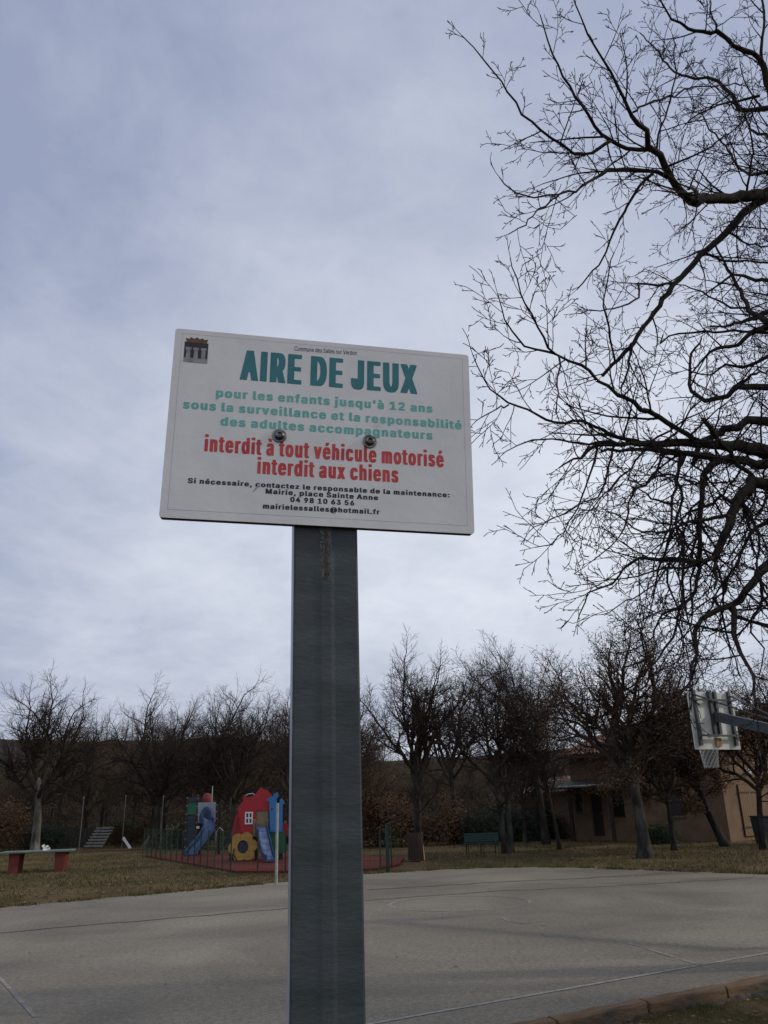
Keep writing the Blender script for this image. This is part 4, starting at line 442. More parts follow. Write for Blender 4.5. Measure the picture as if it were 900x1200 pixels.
{"'":["189 523 171 529 136 529 38 529 17 523 24 312 31 300 45 298 164 298 182 306"],'1':["443 -14 445 65 441 72 330 79 330 513 324 527 149 526 35 443 32 373 33 345 44 339 121 338 158 352 158 79 149 75 26 72 22 65 23 -13 33 -19 58 -20 422 -20"],'2':["11 -13 21 -19 39 -20 410 -20 432 -19 443 -12 443 65 438 74 237 79 389 245 423 303 432 338 435 380 430 422 410 464 386 492 357 513 319 528 291 532 193 536 130 527 93 513 64 492 34 457 17 415 12 366 16 345 177 345 193 401 221 429 238 422 252 408 262 387 265 366 256 338 229 296 15 65 10 58"],'a':["390 -14 391 259 387 301 374 336 359 357 334 378 292 395 236 403 124 401 54 380 30 364 4 336 -13 301 -13 280 -6 273 61 255 145 256 152 259 172 287 194 302 215 280 220 259 213 252 75 228 26 209 -10 175 -24 119 -19 63 -3 28 16 7 50 -14 124 -29 194 -29 257 -20 369 -20","222 147 212 112 197 91 173 74 158 84 147 105 158 126 180 140"],'b':["3 526 -1 512 0 -13 21 -20 140 -20 196 -28 266 -28 322 -20 364 0 389 22 423 71 438 120 444 183 438 260 422 309 399 344 364 377 322 395 266 403 175 403 168 407 168 519 164 526","217 79 194 99 179 127 168 190 170 218 180 253 197 281 211 295 224 297 249 274 260 253 273 190 271 162 261 127 245 99 231 85"],'c':["29 344 2 302 -12 260 -20 183 -13 120 2 74 32 29 65 1 114 -21 170 -28 233 -28 310 -18 359 7 394 43 417 92 415 116 345 136 268 137 254 134 233 97 219 82 205 77 177 104 160 134 153 162 153 211 162 246 177 272 199 295 212 298 238 274 252 246 261 243 338 242 408 259 416 267 416 288 392 337 356 372 312 393 233 404 170 403 114 396 65 375"],'d':["422 526 261 526 257 519 254 404 163 404 107 396 64 379 25 344 3 309 -14 260 -20 183 -14 120 2 71 36 22 59 1 100 -19 156 -27 233 -28 288 -20 408 -20 425 -13 426 512","205 299 227 281 245 253 255 218 257 190 255 162 245 127 230 99 205 78 180 99 164 127 153 162 151 190 163 251 177 276"],'e':["29 344 1 302 -15 253 -20 183 -12 115 3 71 32 29 65 1 121 -21 177 -28 247 -28 296 -23 333 -13 366 6 401 43 418 78 417 106 338 125 268 124 254 120 249 113 233 90 212 75 205 76 184 92 163 120 156 149 401 149 424 155 422 253 408 300 393 330 373 354 342 379 284 400 177 404 103 393 65 375","158 246 177 278 205 300 233 275 248 246 240 242 170 241"],'f':["37 -19 177 -20 196 -12 196 303 275 309 282 324 280 394 261 399 198 400 198 429 212 447 268 449 281 457 297 513 296 534 289 539 254 547 163 550 121 546 86 536 61 520 43 499 33 478 27 401 -46 394 -48 317 -44 310 27 303 27 -5 27 -12"],'g':["422 395 219 404 156 403 109 397 60 376 29 348 6 313 -15 257 -20 194 -15 124 3 75 34 33 60 12 100 -6 156 -14 254 -16 248 -37 231 -58 205 -71 175 -51 156 -30 142 -21 58 -22 -3 -58 -3 -79 13 -107 52 -142 93 -160 177 -171 296 -165 338 -154 372 -135 405 -100 421 -65 426 -16 426 383","205 299 231 278 247 250 257 194 255 166 245 131 233 110 205 88 177 110 163 135 153 166 151 194 163 250 179 278"],'i':["163 396 30 399 1 394 -1 -5 -1 -12 9 -19 149 -20 168 -12 168 387","177 534 163 553 142 564 65 568 23 564 2 551 -10 534 -13 499 -9 478 9 459 30 450 107 447 142 451 166 464 176 478 180 499"],'j':["157 398 21 399 -1 391 -1 -22 -4 -43 -13 -57 -28 -66 -56 -69 -63 -75 -64 -155 -56 -161 35 -163 90 -155 133 -132 157 -99 165 -71 168 -29 168 384 168 391","-10 482 5 461 28 450 112 447 147 452 162 461 177 482 180 517 175 538 161 555 132 566 49 568 21 563 2 552 -8 538 -13 517"],'l':["7 527 2 525 -1 511 -1 77 4 35 21 7 56 -15 112 -22 217 -18 231 -14 235 -7 235 14 221 70 175 76 169 91 168 518 165 525 147 529"],'m':["1 394 -1 -5 -1 -12 7 -18 147 -20 168 -12 168 233 179 275 196 294 203 293 215 275 220 247 220 -12 231 -19 245 -20 364 -20 385 -16 389 -5 389 226 393 261 408 289 420 298 437 275 442 240 442 -12 453 -19 469 -20 588 -20 609 -14 611 261 607 303 595 338 576 366 539 392 511 402 455 406 364 402 322 387 301 398 245 406 182 406 133 399 21 399"],'n':["1 394 0 -13 14 -19 133 -20 157 -19 168 -12 170 240 179 268 203 294 210 296 220 289 237 261 242 226 242 128 245 -15 266 -20 385 -20 400 -19 411 -12 411 247 407 296 392 338 371 366 343 387 308 398 266 403 21 399"],'o':["386 344 352 374 310 393 233 404 170 403 114 396 72 379 37 351 2 302 -14 253 -20 197 -13 120 3 71 30 31 65 1 107 -18 170 -28 240 -28 303 -20 359 8 383 29 412 71 429 120 435 176 429 256 413 302","205 298 219 293 242 267 255 239 264 190 262 162 252 127 235 99 208 78 194 85 163 127 151 183 153 211 162 246 178 274"],'p':["7 -161 161 -161 168 -148 168 -29 266 -28 322 -19 363 -1 401 34 422 69 438 118 444 195 438 258 423 307 392 352 364 377 329 393 273 403 21 399 -1 391 -1 -148 -1 -155","217 298 231 293 245 279 261 251 271 216 273 188 260 125 249 104 224 80 211 83 191 104 177 132 168 188 179 251 195 279"],'q':["422 -159 426 -148 426 391 408 399 156 403 100 394 61 377 29 349 2 307 -14 258 -20 195 -14 118 3 69 24 34 61 -1 107 -21 163 -28 257 -29 257 -148 261 -159 317 -163 408 -163","205 299 229 279 246 251 257 188 255 160 244 125 228 97 205 78 177 102 165 125 153 160 151 188 153 216 163 251 180 279"],'r':["7 -18 147 -20 168 -12 168 226 172 254 189 282 210 298 286 303 297 310 297 394 293 401 182 405 133 399 21 399 1 394 -1 -5 -1 -12"],'s':["11 22 34 1 67 -16 151 -28 270 -23 305 -13 341 8 361 29 377 57 385 99 378 155 360 183 325 211 193 250 175 260 165 274 170 288 186 302 202 288 218 260 228 258 305 257 375 274 378 302 354 350 332 372 305 388 266 400 221 404 106 400 63 386 32 366 11 344 0 323 -7 281 -1 225 17 197 54 169 186 130 202 120 212 106 193 79 179 75 159 92 147 120 137 126 53 126 -10 112 -18 106 -16 78 -8 50"],'t':["261 -16 267 -9 267 12 255 68 240 73 191 75 182 89 180 110 181 306 240 307 257 313 258 390 247 398 191 399 180 404 180 481 176 488 16 488 11 481 11 404 -40 397 -47 391 -48 320 -47 313 -40 309 11 306 11 89 18 40 41 5 79 -16 128 -23 191 -24"],'u':["407 -17 411 18 411 382 407 396 273 399 245 395 240 137 229 109 203 82 186 95 172 123 168 263 168 389 164 396 21 399 3 396 0 391 -1 137 3 88 16 46 35 18 75 -10 105 -20 140 -24"],'v':["423 394 405 399 356 399 272 399 253 394 195 235 136 394 118 399 20 399 -35 394 -36 366 26 205 111 -14 132 -20 272 -18 280 -12 424 366"],'à':["390 -14 391 259 387 301 374 336 359 357 334 378 292 395 236 403 124 401 54 380 30 364 4 336 -13 301 -13 280 -6 273 61 255 145 256 152 259 172 287 194 302 215 280 220 259 213 252 75 228 26 209 -10 175 -24 119 -19 63 -3 28 16 7 50 -14 124 -29 194 -29 257 -20 369 -20","222 147 212 112 197 91 173 74 158 84 147 105 158 126 180 140","46 567 46 539 117 436 236 433 264 436 269 441 267 469 221 567 208 572 159 573 68 573"],'é':["29 344 1 302 -15 253 -20 183 -12 115 3 71 32 29 65 1 121 -21 177 -28 247 -28 296 -23 333 -13 366 6 401 43 418 78 417 106 338 125 268 124 254 120 249 113 233 90 212 75 205 76 184 92 163 120 156 149 401 149 424 155 422 253 408 300 393 330 373 354 342 379 284 400 177 404 103 393 65 375","158 246 177 278 205 300 233 275 248 246 240 242 170 241","345 568 324 573 268 573 191 573 173 568 123 463 123 442 128 436 275 435 346 540"]},
{'a':["403 -4 403 255 396 304 388 325 371 349 351 367 308 384 259 392 133 393 65 381 34 367 -5 332 -24 297 -22 283 49 265 147 265 166 269 182 292 196 298 208 269 209 255 203 246 175 237 56 217 12 199 -7 185 -24 164 -36 115 -31 73 -17 38 2 17 34 -4 112 -19 210 -19 273 -10 378 -9","175 75 166 80 160 94 160 115 173 136 196 150 210 150 207 122 198 101"],'c':["-9 298 -25 249 -31 200 -26 130 -10 81 17 39 64 4 96 -10 158 -18 256 -18 319 -10 365 11 402 46 423 81 428 109 354 126 256 126 239 123 227 95 207 76 200 83 173 123 162 186 173 249 192 284 207 300 224 284 238 256 249 254 374 256 427 270 427 284 400 333 372 361 319 385 249 393 144 392 95 385 54 368 15 333"],'d':["437 515 326 519 246 515 245 396 144 393 95 387 47 368 16 340 -11 298 -25 256 -32 186 -27 130 -11 81 18 35 44 11 88 -10 137 -17 235 -18 298 -10 417 -10 438 -3","207 296 235 256 246 186 234 123 220 95 206 81 189 95 174 123 165 158 162 193 174 256 189 284"],'e':["14 333 -9 298 -24 256 -32 186 -24 123 -10 81 17 39 50 11 109 -12 165 -18 256 -18 340 -5 374 11 400 32 420 60 431 95 361 114 270 115 242 110 221 81 207 75 177 109 164 158 403 159 437 165 434 242 424 284 407 319 384 347 359 368 303 389 165 394 85 382 53 367","240 235 200 231 165 235 183 277 207 298 233 263"],'h':["-12 516 -13 -2 2 -10 114 -10 172 -9 180 -2 181 229 191 276 205 294 223 271 229 236 230 103 230 -2 238 -9 401 -10 415 -9 422 -3 423 243 418 292 406 327 380 360 360 376 331 386 180 397 179 516"],'i':["-10 384 -13 -2 4 -10 172 -9 180 -2 180 383 137 389 18 389","192 495 189 516 169 537 137 545 81 546 25 545 -2 537 -22 516 -25 495 -21 474 0 453 26 446 81 445 142 446 168 453 188 474"],'l':["-13 514 -13 80 -6 38 14 10 44 -6 86 -11 156 -12 240 -6 246 -4 247 3 236 59 188 66 181 80 180 514 114 519 16 519"],'m':["-13 383 -13 -2 -5 -9 163 -10 180 -2 180 236 184 264 198 290 208 257 208 -2 216 -9 226 -10 394 -9 401 -2 401 229 404 264 415 290 423 285 429 257 430 -2 438 -9 604 -10 615 -9 623 -2 623 257 619 299 606 334 585 362 533 390 485 395 380 395 324 385 275 395 177 396 121 389 9 388"],'n':["-13 383 -12 -3 2 -10 149 -10 172 -9 180 -2 181 229 191 276 205 294 223 271 229 236 230 89 230 -2 238 -9 401 -10 415 -9 423 -2 419 285 406 327 386 355 352 379 289 392 16 389"],'o':["424 298 400 333 362 368 305 388 242 394 151 393 102 386 54 368 10 326 -9 298 -25 249 -30 165 -26 130 -6 74 17 39 50 11 102 -11 158 -18 263 -17 319 -10 361 8 398 39 407 53 425 81 442 130 447 186 442 242","207 76 173 123 162 186 165 221 175 256 207 300 228 278 240 256 250 221 253 186 242 123 227 95"],'r':["-5 -9 163 -10 180 -2 183 257 191 278 221 306 233 310 301 313 309 320 308 390 303 391 184 395 121 389 9 388 -13 383 -13 -2"],'s':["-3 32 19 11 45 -3 83 -13 132 -18 279 -13 319 -3 355 18 375 39 390 67 397 102 391 144 375 172 335 202 203 242 178 263 176 277 179 291 188 298 203 270 223 267 321 268 389 284 381 319 356 353 310 382 279 390 223 394 90 390 55 378 22 361 -3 333 -14 312 -18 284 -13 235 3 207 41 178 177 137 199 116 201 102 197 88 181 75 169 88 161 109 152 116 41 116 -27 102 -29 88 -21 60"],'t':["276 -6 278 8 268 57 249 64 207 64 195 78 192 106 192 316 249 318 270 323 269 386 192 393 191 477 158 481 11 479 0 477 -1 393 -59 386 -60 379 -60 323 -1 316 -1 92 8 43 27 15 67 -7 116 -13 200 -14"],'u':["422 -7 422 385 345 389 231 385 230 154 227 126 205 86 198 88 185 112 180 147 180 287 179 385 114 389 -12 385 -13 140 -9 91 3 56 22 28 60 0 124 -14"],'v':["437 383 414 388 365 389 267 389 239 383 197 267 190 273 148 384 120 389 1 389 -48 384 -44 362 23 187 99 -5 120 -10 284 -9 293 -2"],'x':["418 383 383 389 229 387 215 383 194 351 187 351 167 383 152 387 -2 389 -37 383 -34 369 85 194 -45 5 -44 -3 -30 -10 149 -9 159 -2 187 40 229 -9 418 -8 424 5 295 194 415 369"],'à':["403 -4 403 255 396 304 388 325 371 349 351 367 308 384 259 392 133 393 65 381 34 367 -5 332 -24 297 -22 283 49 265 147 265 166 269 182 292 196 298 208 269 209 255 203 246 175 237 56 217 12 199 -7 185 -24 164 -36 115 -31 73 -17 38 2 17 34 -4 112 -19 210 -19 273 -10 378 -9","175 75 166 80 160 94 160 115 173 136 196 150 210 150 207 122 198 101","281 437 275 458 231 549 63 551 35 547 34 535 98 437 119 432 168 431 252 431"],'é':["14 333 -9 298 -24 256 -32 186 -24 123 -10 81 17 39 50 11 109 -12 165 -18 256 -18 340 -5 374 11 400 32 420 60 431 95 361 114 270 115 242 110 221 81 207 75 177 109 164 158 403 159 437 165 434 242 424 284 407 319 384 347 359 368 303 389 165 394 85 382 53 367","240 235 200 231 165 235 183 277 207 298 233 263","111 438 144 431 270 431 291 436 359 536 354 548 165 549 154 536"]},
{',':["189 86 174 90 125 91 34 91 16 86 -16 -110 -15 -132 -1 -138 104 -139 127 -138 138 -131 190 58"],'.':["192 68 179 89 152 103 95 107 39 103 12 89 2 75 -4 47 -1 12 15 -9 39 -21 123 -24 158 -19 176 -9 192 12 195 33"],'0':["324 527 268 535 212 536 128 526 78 499 44 463 16 408 0 345 -5 303 -5 205 8 128 16 100 45 44 78 9 128 -17 191 -27 254 -27 331 -15 375 9 408 44 437 100 453 163 458 205 458 303 445 380 437 408 408 464 375 499","226 426 240 417 258 394 277 352 289 254 286 205 276 156 258 114 232 86 226 83 212 93 191 121 177 156 167 205 164 254 176 352 195 394"],'1':["443 -14 445 65 441 72 330 79 330 513 324 527 149 526 35 443 32 373 33 345 44 339 121 338 158 352 158 79 149 75 26 72 22 65 23 -13 33 -19 58 -20 422 -20"],'3':["23 527 16 520 19 436 206 429 103 310 103 240 105 233 117 229 194 225 229 214 261 184 273 156 271 128 262 107 239 86 215 77 180 101 159 149 -6 149 -10 121 -2 79 17 44 54 10 82 -6 119 -19 194 -27 257 -26 313 -20 362 -3 397 22 422 51 441 93 447 142 441 198 425 233 396 268 364 289 305 310 425 449 426 520 419 527 397 529"],'4':["393 -16 397 -5 397 79 407 85 456 86 467 93 466 177 449 183 397 184 397 324 393 334 372 338 274 338 362 492 365 520 359 527 344 529 204 528 192 520 176 492 -14 170 -14 93 8 85 225 83 228 -12 232 -16 288 -20 379 -20"],'5':["414 527 48 527 42 520 14 240 28 234 91 226 161 226 217 248 240 233 259 210 273 163 270 142 259 115 224 80 210 86 189 106 176 142 168 148 14 148 6 142 6 135 13 79 32 44 57 16 91 -6 140 -22 245 -27 315 -19 357 -2 398 30 423 65 437 100 445 156 441 212 416 275 378 317 343 338 301 350 210 354 196 359 203 429 210 432 392 432 417 436 420 520"],'6':["369 527 221 529 200 523 83 352 28 254 15 212 10 156 16 100 33 58 59 23 95 -3 137 -20 186 -26 263 -27 312 -21 355 -5 396 25 420 58 438 100 443 170 438 212 423 254 396 288 368 310 326 326 267 338 373 492 376 520","228 80 207 93 192 114 180 156 190 198 205 219 228 234 247 219 262 198 272 156 260 114 245 93"],'8':["97 515 62 492 41 469 21 429 16 373 22 331 39 296 66 268 28 233 3 184 -2 128 6 79 25 44 51 16 85 -5 127 -19 188 -27 258 -27 314 -21 356 -10 402 16 428 44 449 86 454 121 451 177 440 208 419 240 386 268 416 303 430 331 435 366 431 429 414 464 389 492 359 513 307 531 188 535 139 529","223 207 245 198 267 177 281 142 271 107 251 87 230 76 214 79 193 93 181 107 171 135 174 156 185 177","223 320 197 345 189 380 200 408 212 422 228 429 253 408 264 373 251 340 237 326"],'9':["81 -17 116 -20 249 -17 369 156 427 261 438 296 443 352 436 408 419 450 393 485 361 510 319 528 270 535 179 534 137 528 98 513 59 485 32 450 15 408 10 359 14 296 31 254 57 219 86 198 123 183 172 176 185 170 78 16 76 -12","228 274 206 289 191 310 180 352 192 394 208 415 228 429 260 394 272 352 262 310 247 289"],':':["192 68 179 89 152 103 95 107 39 103 12 89 2 75 -4 47 -1 12 15 -9 39 -21 123 -24 158 -19 176 -9 192 12 195 33","191 348 173 369 151 379 67 382 32 377 11 363 0 348 -4 313 0 285 18 264 46 253 123 251 163 257 182 271 191 285 195 313"],'@':["575 456 492 497 428 509 309 511 199 497 119 462 71 423 35 378 -1 294 -14 189 -9 98 15 18 34 -21 72 -70 120 -106 169 -130 211 -143 288 -154 435 -152 505 -139 554 -123 558 -98 539 -42 449 -40 372 -60 337 -61 292 -49 253 -30 210 7 218 10 239 0 295 -7 365 -6 421 3 477 -8 554 -9 605 0 632 14 652 35 668 63 685 133 689 217 685 280 671 329 648 378 616 420","337 261 348 252 359 231 367 182 358 130 349 112 330 98 316 114 304 140 297 189 308 231 317 245","472 357 421 355 365 363 295 363 246 357 211 341 206 343 211 350 232 370 249 385 290 406 351 419 402 406 440 385"],'A':["516 -13 515 16 330 520 323 527 152 526 60 282 -36 16 -38 -12 -30 -18 131 -18 139 -12 185 121 194 122 294 121 341 -12 348 -18 495 -20","236 266 243 263 256 226 257 219 243 219 222 219"],'M':["616 527 427 526 315 242 203 524 182 529 13 527 6 513 7 -13 28 -20 168 -18 176 -12 176 100 182 115 238 -17 385 -19 396 -12 448 122 450 -5 455 -17 483 -20 616 -17 622 -12 622 9 622 513"],'S':["41 14 83 -10 132 -23 195 -29 268 -28 321 -23 371 -7 412 19 438 49 457 91 462 147 456 189 434 231 412 252 363 280 251 314 202 334 183 350 171 378 191 413 223 432 252 420 272 399 284 364 293 360 433 358 454 364 455 385 447 428 430 462 391 499 363 516 314 530 258 536 181 535 132 529 90 515 49 490 22 462 5 427 -2 364 6 315 34 274 83 241 251 185 279 164 290 140 279 112 261 91 223 75 195 87 174 105 153 154 -12 154 -16 126 -8 84 13 44"],'a':["390 -14 391 259 387 301 374 336 359 357 334 378 292 395 236 403 124 401 54 380 30 364 4 336 -13 301 -13 280 -6 273 61 255 145 256 152 259 172 287 194 302 215 280 220 259 213 252 75 228 26 209 -10 175 -24 119 -19 63 -3 28 16 7 50 -14 124 -29 194 -29 257 -20 369 -20","222 147 212 112 197 91 173 74 158 84 147 105 158 126 180 140"],'b':["3 526 -1 512 0 -13 21 -20 140 -20 196 -28 266 -28 322 -20 364 0 389 22 423 71 438 120 444 183 438 260 422 309 399 344 364 377 322 395 266 403 175 403 168 407 168 519 164 526","217 79 194 99 179 127 168 190 170 218 180 253 197 281 211 295 224 297 249 274 260 253 273 190 271 162 261 127 245 99 231 85"],'c':["29 344 2 302 -12 260 -20 183 -13 120 2 74 32 29 65 1 114 -21 170 -28 233 -28 310 -18 359 7 394 43 417 92 415 116 345 136 268 137 254 134 233 97 219 82 205 77 177 104 160 134 153 162 153 211 162 246 177 272 199 295 212 298 238 274 252 246 261 243 338 242 408 259 416 267 416 288 392 337 356 372 312 393 233 404 170 403 114 396 65 375"],'d':["422 526 261 526 257 519 254 404 163 404 107 396 64 379 25 344 3 309 -14 260 -20 183 -14 120 2 71 36 22 59 1 100 -19 156 -27 233 -28 288 -20 408 -20 425 -13 426 512","205 299 227 281 245 253 255 218 257 190 255 162 245 127 230 99 205 78 180 99 164 127 153 162 151 190 163 251 177 276"],'e':["29 344 1 302 -15 253 -20 183 -12 115 3 71 32 29 65 1 121 -21 177 -28 247 -28 296 -23 333 -13 366 6 401 43 418 78 417 106 338 125 268 124 254 120 249 113 233 90 212 75 205 76 184 92 163 120 156 149 401 149 424 155 422 253 408 300 393 330 373 354 342 379 284 400 177 404 103 393 65 375","158 246 177 278 205 300 233 275 248 246 240 242 170 241"],'f':["37 -19 177 -20 196 -12 196 303 275 309 282 324 280 394 261 399 198 400 198 429 212 447 268 449 281 457 297 513 296 534 289 539 254 547 163 550 121 546 86 536 61 520 43 499 33 478 27 401 -46 394 -48 317 -44 310 27 303 27 -5 27 -12"],'h':["6 527 -1 513 -1 -12 10 -19 56 -20 154 -19 168 -12 170 240 179 268 203 294 210 296 220 289 237 261 242 226 242 135 245 -15 266 -20 385 -20 400 -19 411 -12 411 247 407 296 392 338 371 366 350 382 315 397 259 404 175 403 168 408 168 520 162 527"],'i':["163 396 30 399 1 394 -1 -5 -1 -12 9 -19 149 -20 168 -12 168 387","177 534 163 553 142 564 65 568 23 564 2 551 -10 534 -13 499 -9 478 9 459 30 450 107 447 142 451 166 464 176 478 180 499"],'l':["7 527 2 525 -1 511 -1 77 4 35 21 7 56 -15 112 -22 217 -18 231 -14 235 -7 235 14 221 70 175 76 169 91 168 518 165 525 147 529"],'m':["1 394 -1 -5 -1 -12 7 -18 147 -20 168 -12 168 233 179 275 196 294 203 293 215 275 220 247 220 -12 231 -19 245 -20 364 -20 385 -16 389 -5 389 226 393 261 408 289 420 298 437 275 442 240 442 -12 453 -19 469 -20 588 -20 609 -14 611 261 607 303 595 338 576 366 539 392 511 402 455 406 364 402 322 387 301 398 245 406 182 406 133 399 21 399"],'n':["1 394 0 -13 14 -19 133 -20 157 -19 168 -12 170 240 179 268 203 294 210 296 220 289 237 261 242 226 242 128 245 -15 266 -20 385 -20 400 -19 411 -12 411 247 407 296 392 338 371 366 343 387 308 398 266 403 21 399"],'o':["386 344 352 374 310 393 233 404 170 403 114 396 72 379 37 351 2 302 -14 253 -20 197 -13 120 3 71 30 31 65 1 107 -18 170 -28 240 -28 303 -20 359 8 383 29 412 71 429 120 435 176 429 256 413 302","205 298 219 293 242 267 255 239 264 190 262 162 252 127 235 99 208 78 194 85 163 127 151 183 153 211 162 246 178 274"],'p':["7 -161 161 -161 168 -148 168 -29 266 -28 322 -19 363 -1 401 34 422 69 438 118 444 195 438 258 423 307 392 352 364 377 329 393 273 403 21 399 -1 391 -1 -148 -1 -155","217 298 231 293 245 279 261 251 271 216 273 188 260 125 249 104 224 80 211 83 191 104 177 132 168 188 179 251 195 279"],'r':["7 -18 147 -20 168 -12 168 226 172 254 189 282 210 298 286 303 297 310 297 394 293 401 182 405 133 399 21 399 1 394 -1 -5 -1 -12"],'s':["11 22 34 1 67 -16 151 -28 270 -23 305 -13 341 8 361 29 377 57 385 99 378 155 360 183 325 211 193 250 175 260 165 274 170 288 186 302 202 288 218 260 228 258 305 257 375 274 378 302 354 350 332 372 305 388 266 400 221 404 106 400 63 386 32 366 11 344 0 323 -7 281 -1 225 17 197 54 169 186 130 202 120 212 106 193 79 179 75 159 92 147 120 137 126 53 126 -10 112 -18 106 -16 78 -8 50"],'t':["261 -16 267 -9 267 12 255 68 240 73 191 75 182 89 180 110 181 306 240 307 257 313 258 390 247 398 191 399 180 404 180 481 176 488 16 488 11 481 11 404 -40 397 -47 391 -48 320 -47 313 -40 309 11 306 11 89 18 40 41 5 79 -16 128 -23 191 -24"],'z':["385 394 367 399 318 399 24 399 -4 394 -6 317 -5 310 3 305 171 303 172 296 -12 58 -12 -12 -4 -18 367 -20 382 -19 393 -12 390 72 204 79 386 317"],'é':["29 344 1 302 -15 253 -20 183 -12 115 3 71 32 29 65 1 121 -21 177 -28 247 -28 296 -23 333 -13 366 6 401 43 418 78 417 106 338 125 268 124 254 120 249 113 233 90 212 75 205 76 184 92 163 120 156 149 401 149 424 155 422 253 408 300 393 330 373 354 342 379 284 400 177 404 103 393 65 375","158 246 177 278 205 300 233 275 248 246 240 242 170 241","345 568 324 573 268 573 191 573 173 568 123 463 123 442 128 436 275 435 346 540"]}]
LINES = [
('heading', 'AIRE DE JEUX', 0, 'teal', -0.1187, 0.06767, 0.04092, 0.08739, 0, [68, 691, 1020, 1614, 2176, 2398, 3044, 3606, 3828, 4368, 4931, 5592]),
('text_line', 'Commune des Salles sur Verdon', 1, 'ink', -0.0452, 0.119, 0.00805, 0.01336, 0.018, [-22, 505, 938, 1564, 2191, 2618, 3044, 3466, 3647, 4088, 4510, 4892, 5073, 5536, 5943, 6149, 6356, 6777, 7159, 7340, 7723, 8150, 8427, 8608, 9104, 9525, 9802, 10243, 10676]),
('text_line', "pour les enfants jusqu'à 12 ans", 2, 'ltteal', -0.1492, 0.03827, 0.0226, 0.02364, 0.006, [1, 540, 1070, 1596, 1970, 2202, 2506, 3025, 3505, 3737, 4257, 4781, 5149, 5653, 6177, 6520, 7000, 7232, 7513, 8038, 8518, 9058, 9583, 9904, 10408, 10640, 11208, 11777, 12009, 12513, 13037]),
('text_line', 'sous la surveillance et la responsabilité', 2, 'ltteal', -0.1917, 0.01767, 0.02263, 0.02364, 0, [18, 498, 1028, 1554, 2034, 2266, 2570, 3074, 3306, 3786, 4312, 4686, 5190, 5709, 5990, 6295, 6599, 7103, 7627, 8137, 8657, 8889, 9408, 9750, 9982, 10286, 10790, 11022, 11397, 11916, 12396, 12935, 13465, 13990, 14470, 14974, 15513, 15794, 16099, 16380, 16722]),
('text_line', 'des adultes accompagnateurs', 2, 'ltteal', -0.1408, -0.00323, 0.02303, 0.02364, 0.006, [20, 559, 1078, 1559, 1791, 2295, 2834, 3359, 3663, 4006, 4525, 5005, 5237, 5741, 6251, 6762, 7292, 8016, 8555, 9059, 9600, 10124, 10628, 10970, 11489, 12015, 12389]),
('text_line', 'interdit à tout véhicule motorisé', 3, 'red_print', -0.1597, -0.04195, 0.02336, 0.04463, 0, [25, 317, 852, 1204, 1734, 2119, 2669, 2961, 3313, 3540, 4055, 4282, 4635, 5176, 5712, 6064, 6291, 6806, 7336, 7872, 8164, 8684, 9220, 9535, 10065, 10292, 11027, 11567, 11920, 12461, 12846, 13138, 13628]),
('text_line', 'interdit aux chiens', 3, 'red_print', -0.0888, -0.06896, 0.02371, 0.04377, 0, [25, 317, 852, 1204, 1734, 2119, 2669, 2961, 3313, 3540, 4055, 4591, 5095, 5322, 5843, 6378, 6670, 7200, 7735]),
('text_line', 'Si nécessaire, contactez le responsable de la maintenance:', 4, 'ink', -0.1775, -0.08834, 0.01405, 0.01285, 0.006, [16, 572, 848, 1075, 1595, 2109, 2614, 3128, 3603, 4079, 4578, 4854, 5223, 5737, 6035, 6262, 6767, 7292, 7811, 8148, 8648, 9153, 9490, 10004, 10494, 10721, 11021, 11535, 11762, 12131, 12645, 13120, 13655, 14180, 14699, 15174, 15673, 16208, 16507, 17021, 17248, 17782, 18296, 18523, 18823, 19322, 19549, 20268, 20767, 21043, 21563, 21900, 22414, 22933, 23432, 23952, 24457, 24971]),
('text_line', 'Mairie, place Sainte Anne', 4, 'ink', -0.0762, -0.09654, 0.01413, 0.01307, 0, [-6, 732, 1231, 1508, 1877, 2153, 2667, 2964, 3191, 3726, 4025, 4524, 5029, 5543, 5770, 6327, 6826, 7102, 7621, 7958, 8473, 8700, 9289, 9808, 10327]),
('text_line', '04 98 10 63 56', 4, 'ink', -0.0432, -0.10614, 0.01315, 0.01317, 0, [5, 578, 1151, 1388, 1962, 2535, 2772, 3345, 3918, 4155, 4728, 5302, 5539, 6112]),
('text_line', 'mairielessalles@hotmail.fr', 4, 'ink', -0.0787, -0.11754, 0.01371, 0.01307, 0.006, [1, 720, 1219, 1496, 1865, 2141, 2655, 2954, 3469, 3944, 4419, 4918, 5217, 5517, 6031, 6506, 7292, 7812, 8338, 8675, 9394, 9893, 10169, 10469, 10766, 11129])]
# ------------------------------------------------------------------ house
A_ = Vector((13.9, 36.8)); E1 = Vector((-.60, .80)); E2 = Vector((.80, .60))
def hp(a, b): return A_+E1*a+E2*b
house = empty('house', (A_.x, A_.y, 0), 0, 'low pink stucco house with tiled roof and closed brown shutters behind the bare trees', 'house')
def hl(a, b, z): p = hp(a, b)-A_; return Vector((p.x, p.y, z))
def wallbox(b, a0, a1, b0, b1, z0, z1, mi=0):
    vs = [hl(a, c, z) for a in (a0, a1) for c in (b0, b1) for z in (z0, z1)]
    b.add(vs, [(0, 1, 3, 2), (4, 6, 7, 5), (0, 4, 5, 1), (2, 3, 7, 6), (0, 2, 6, 4), (1, 5, 7, 3)], mi)
b = MB(); LEN, DEP, HE = 8.3, 9.0, 4.05
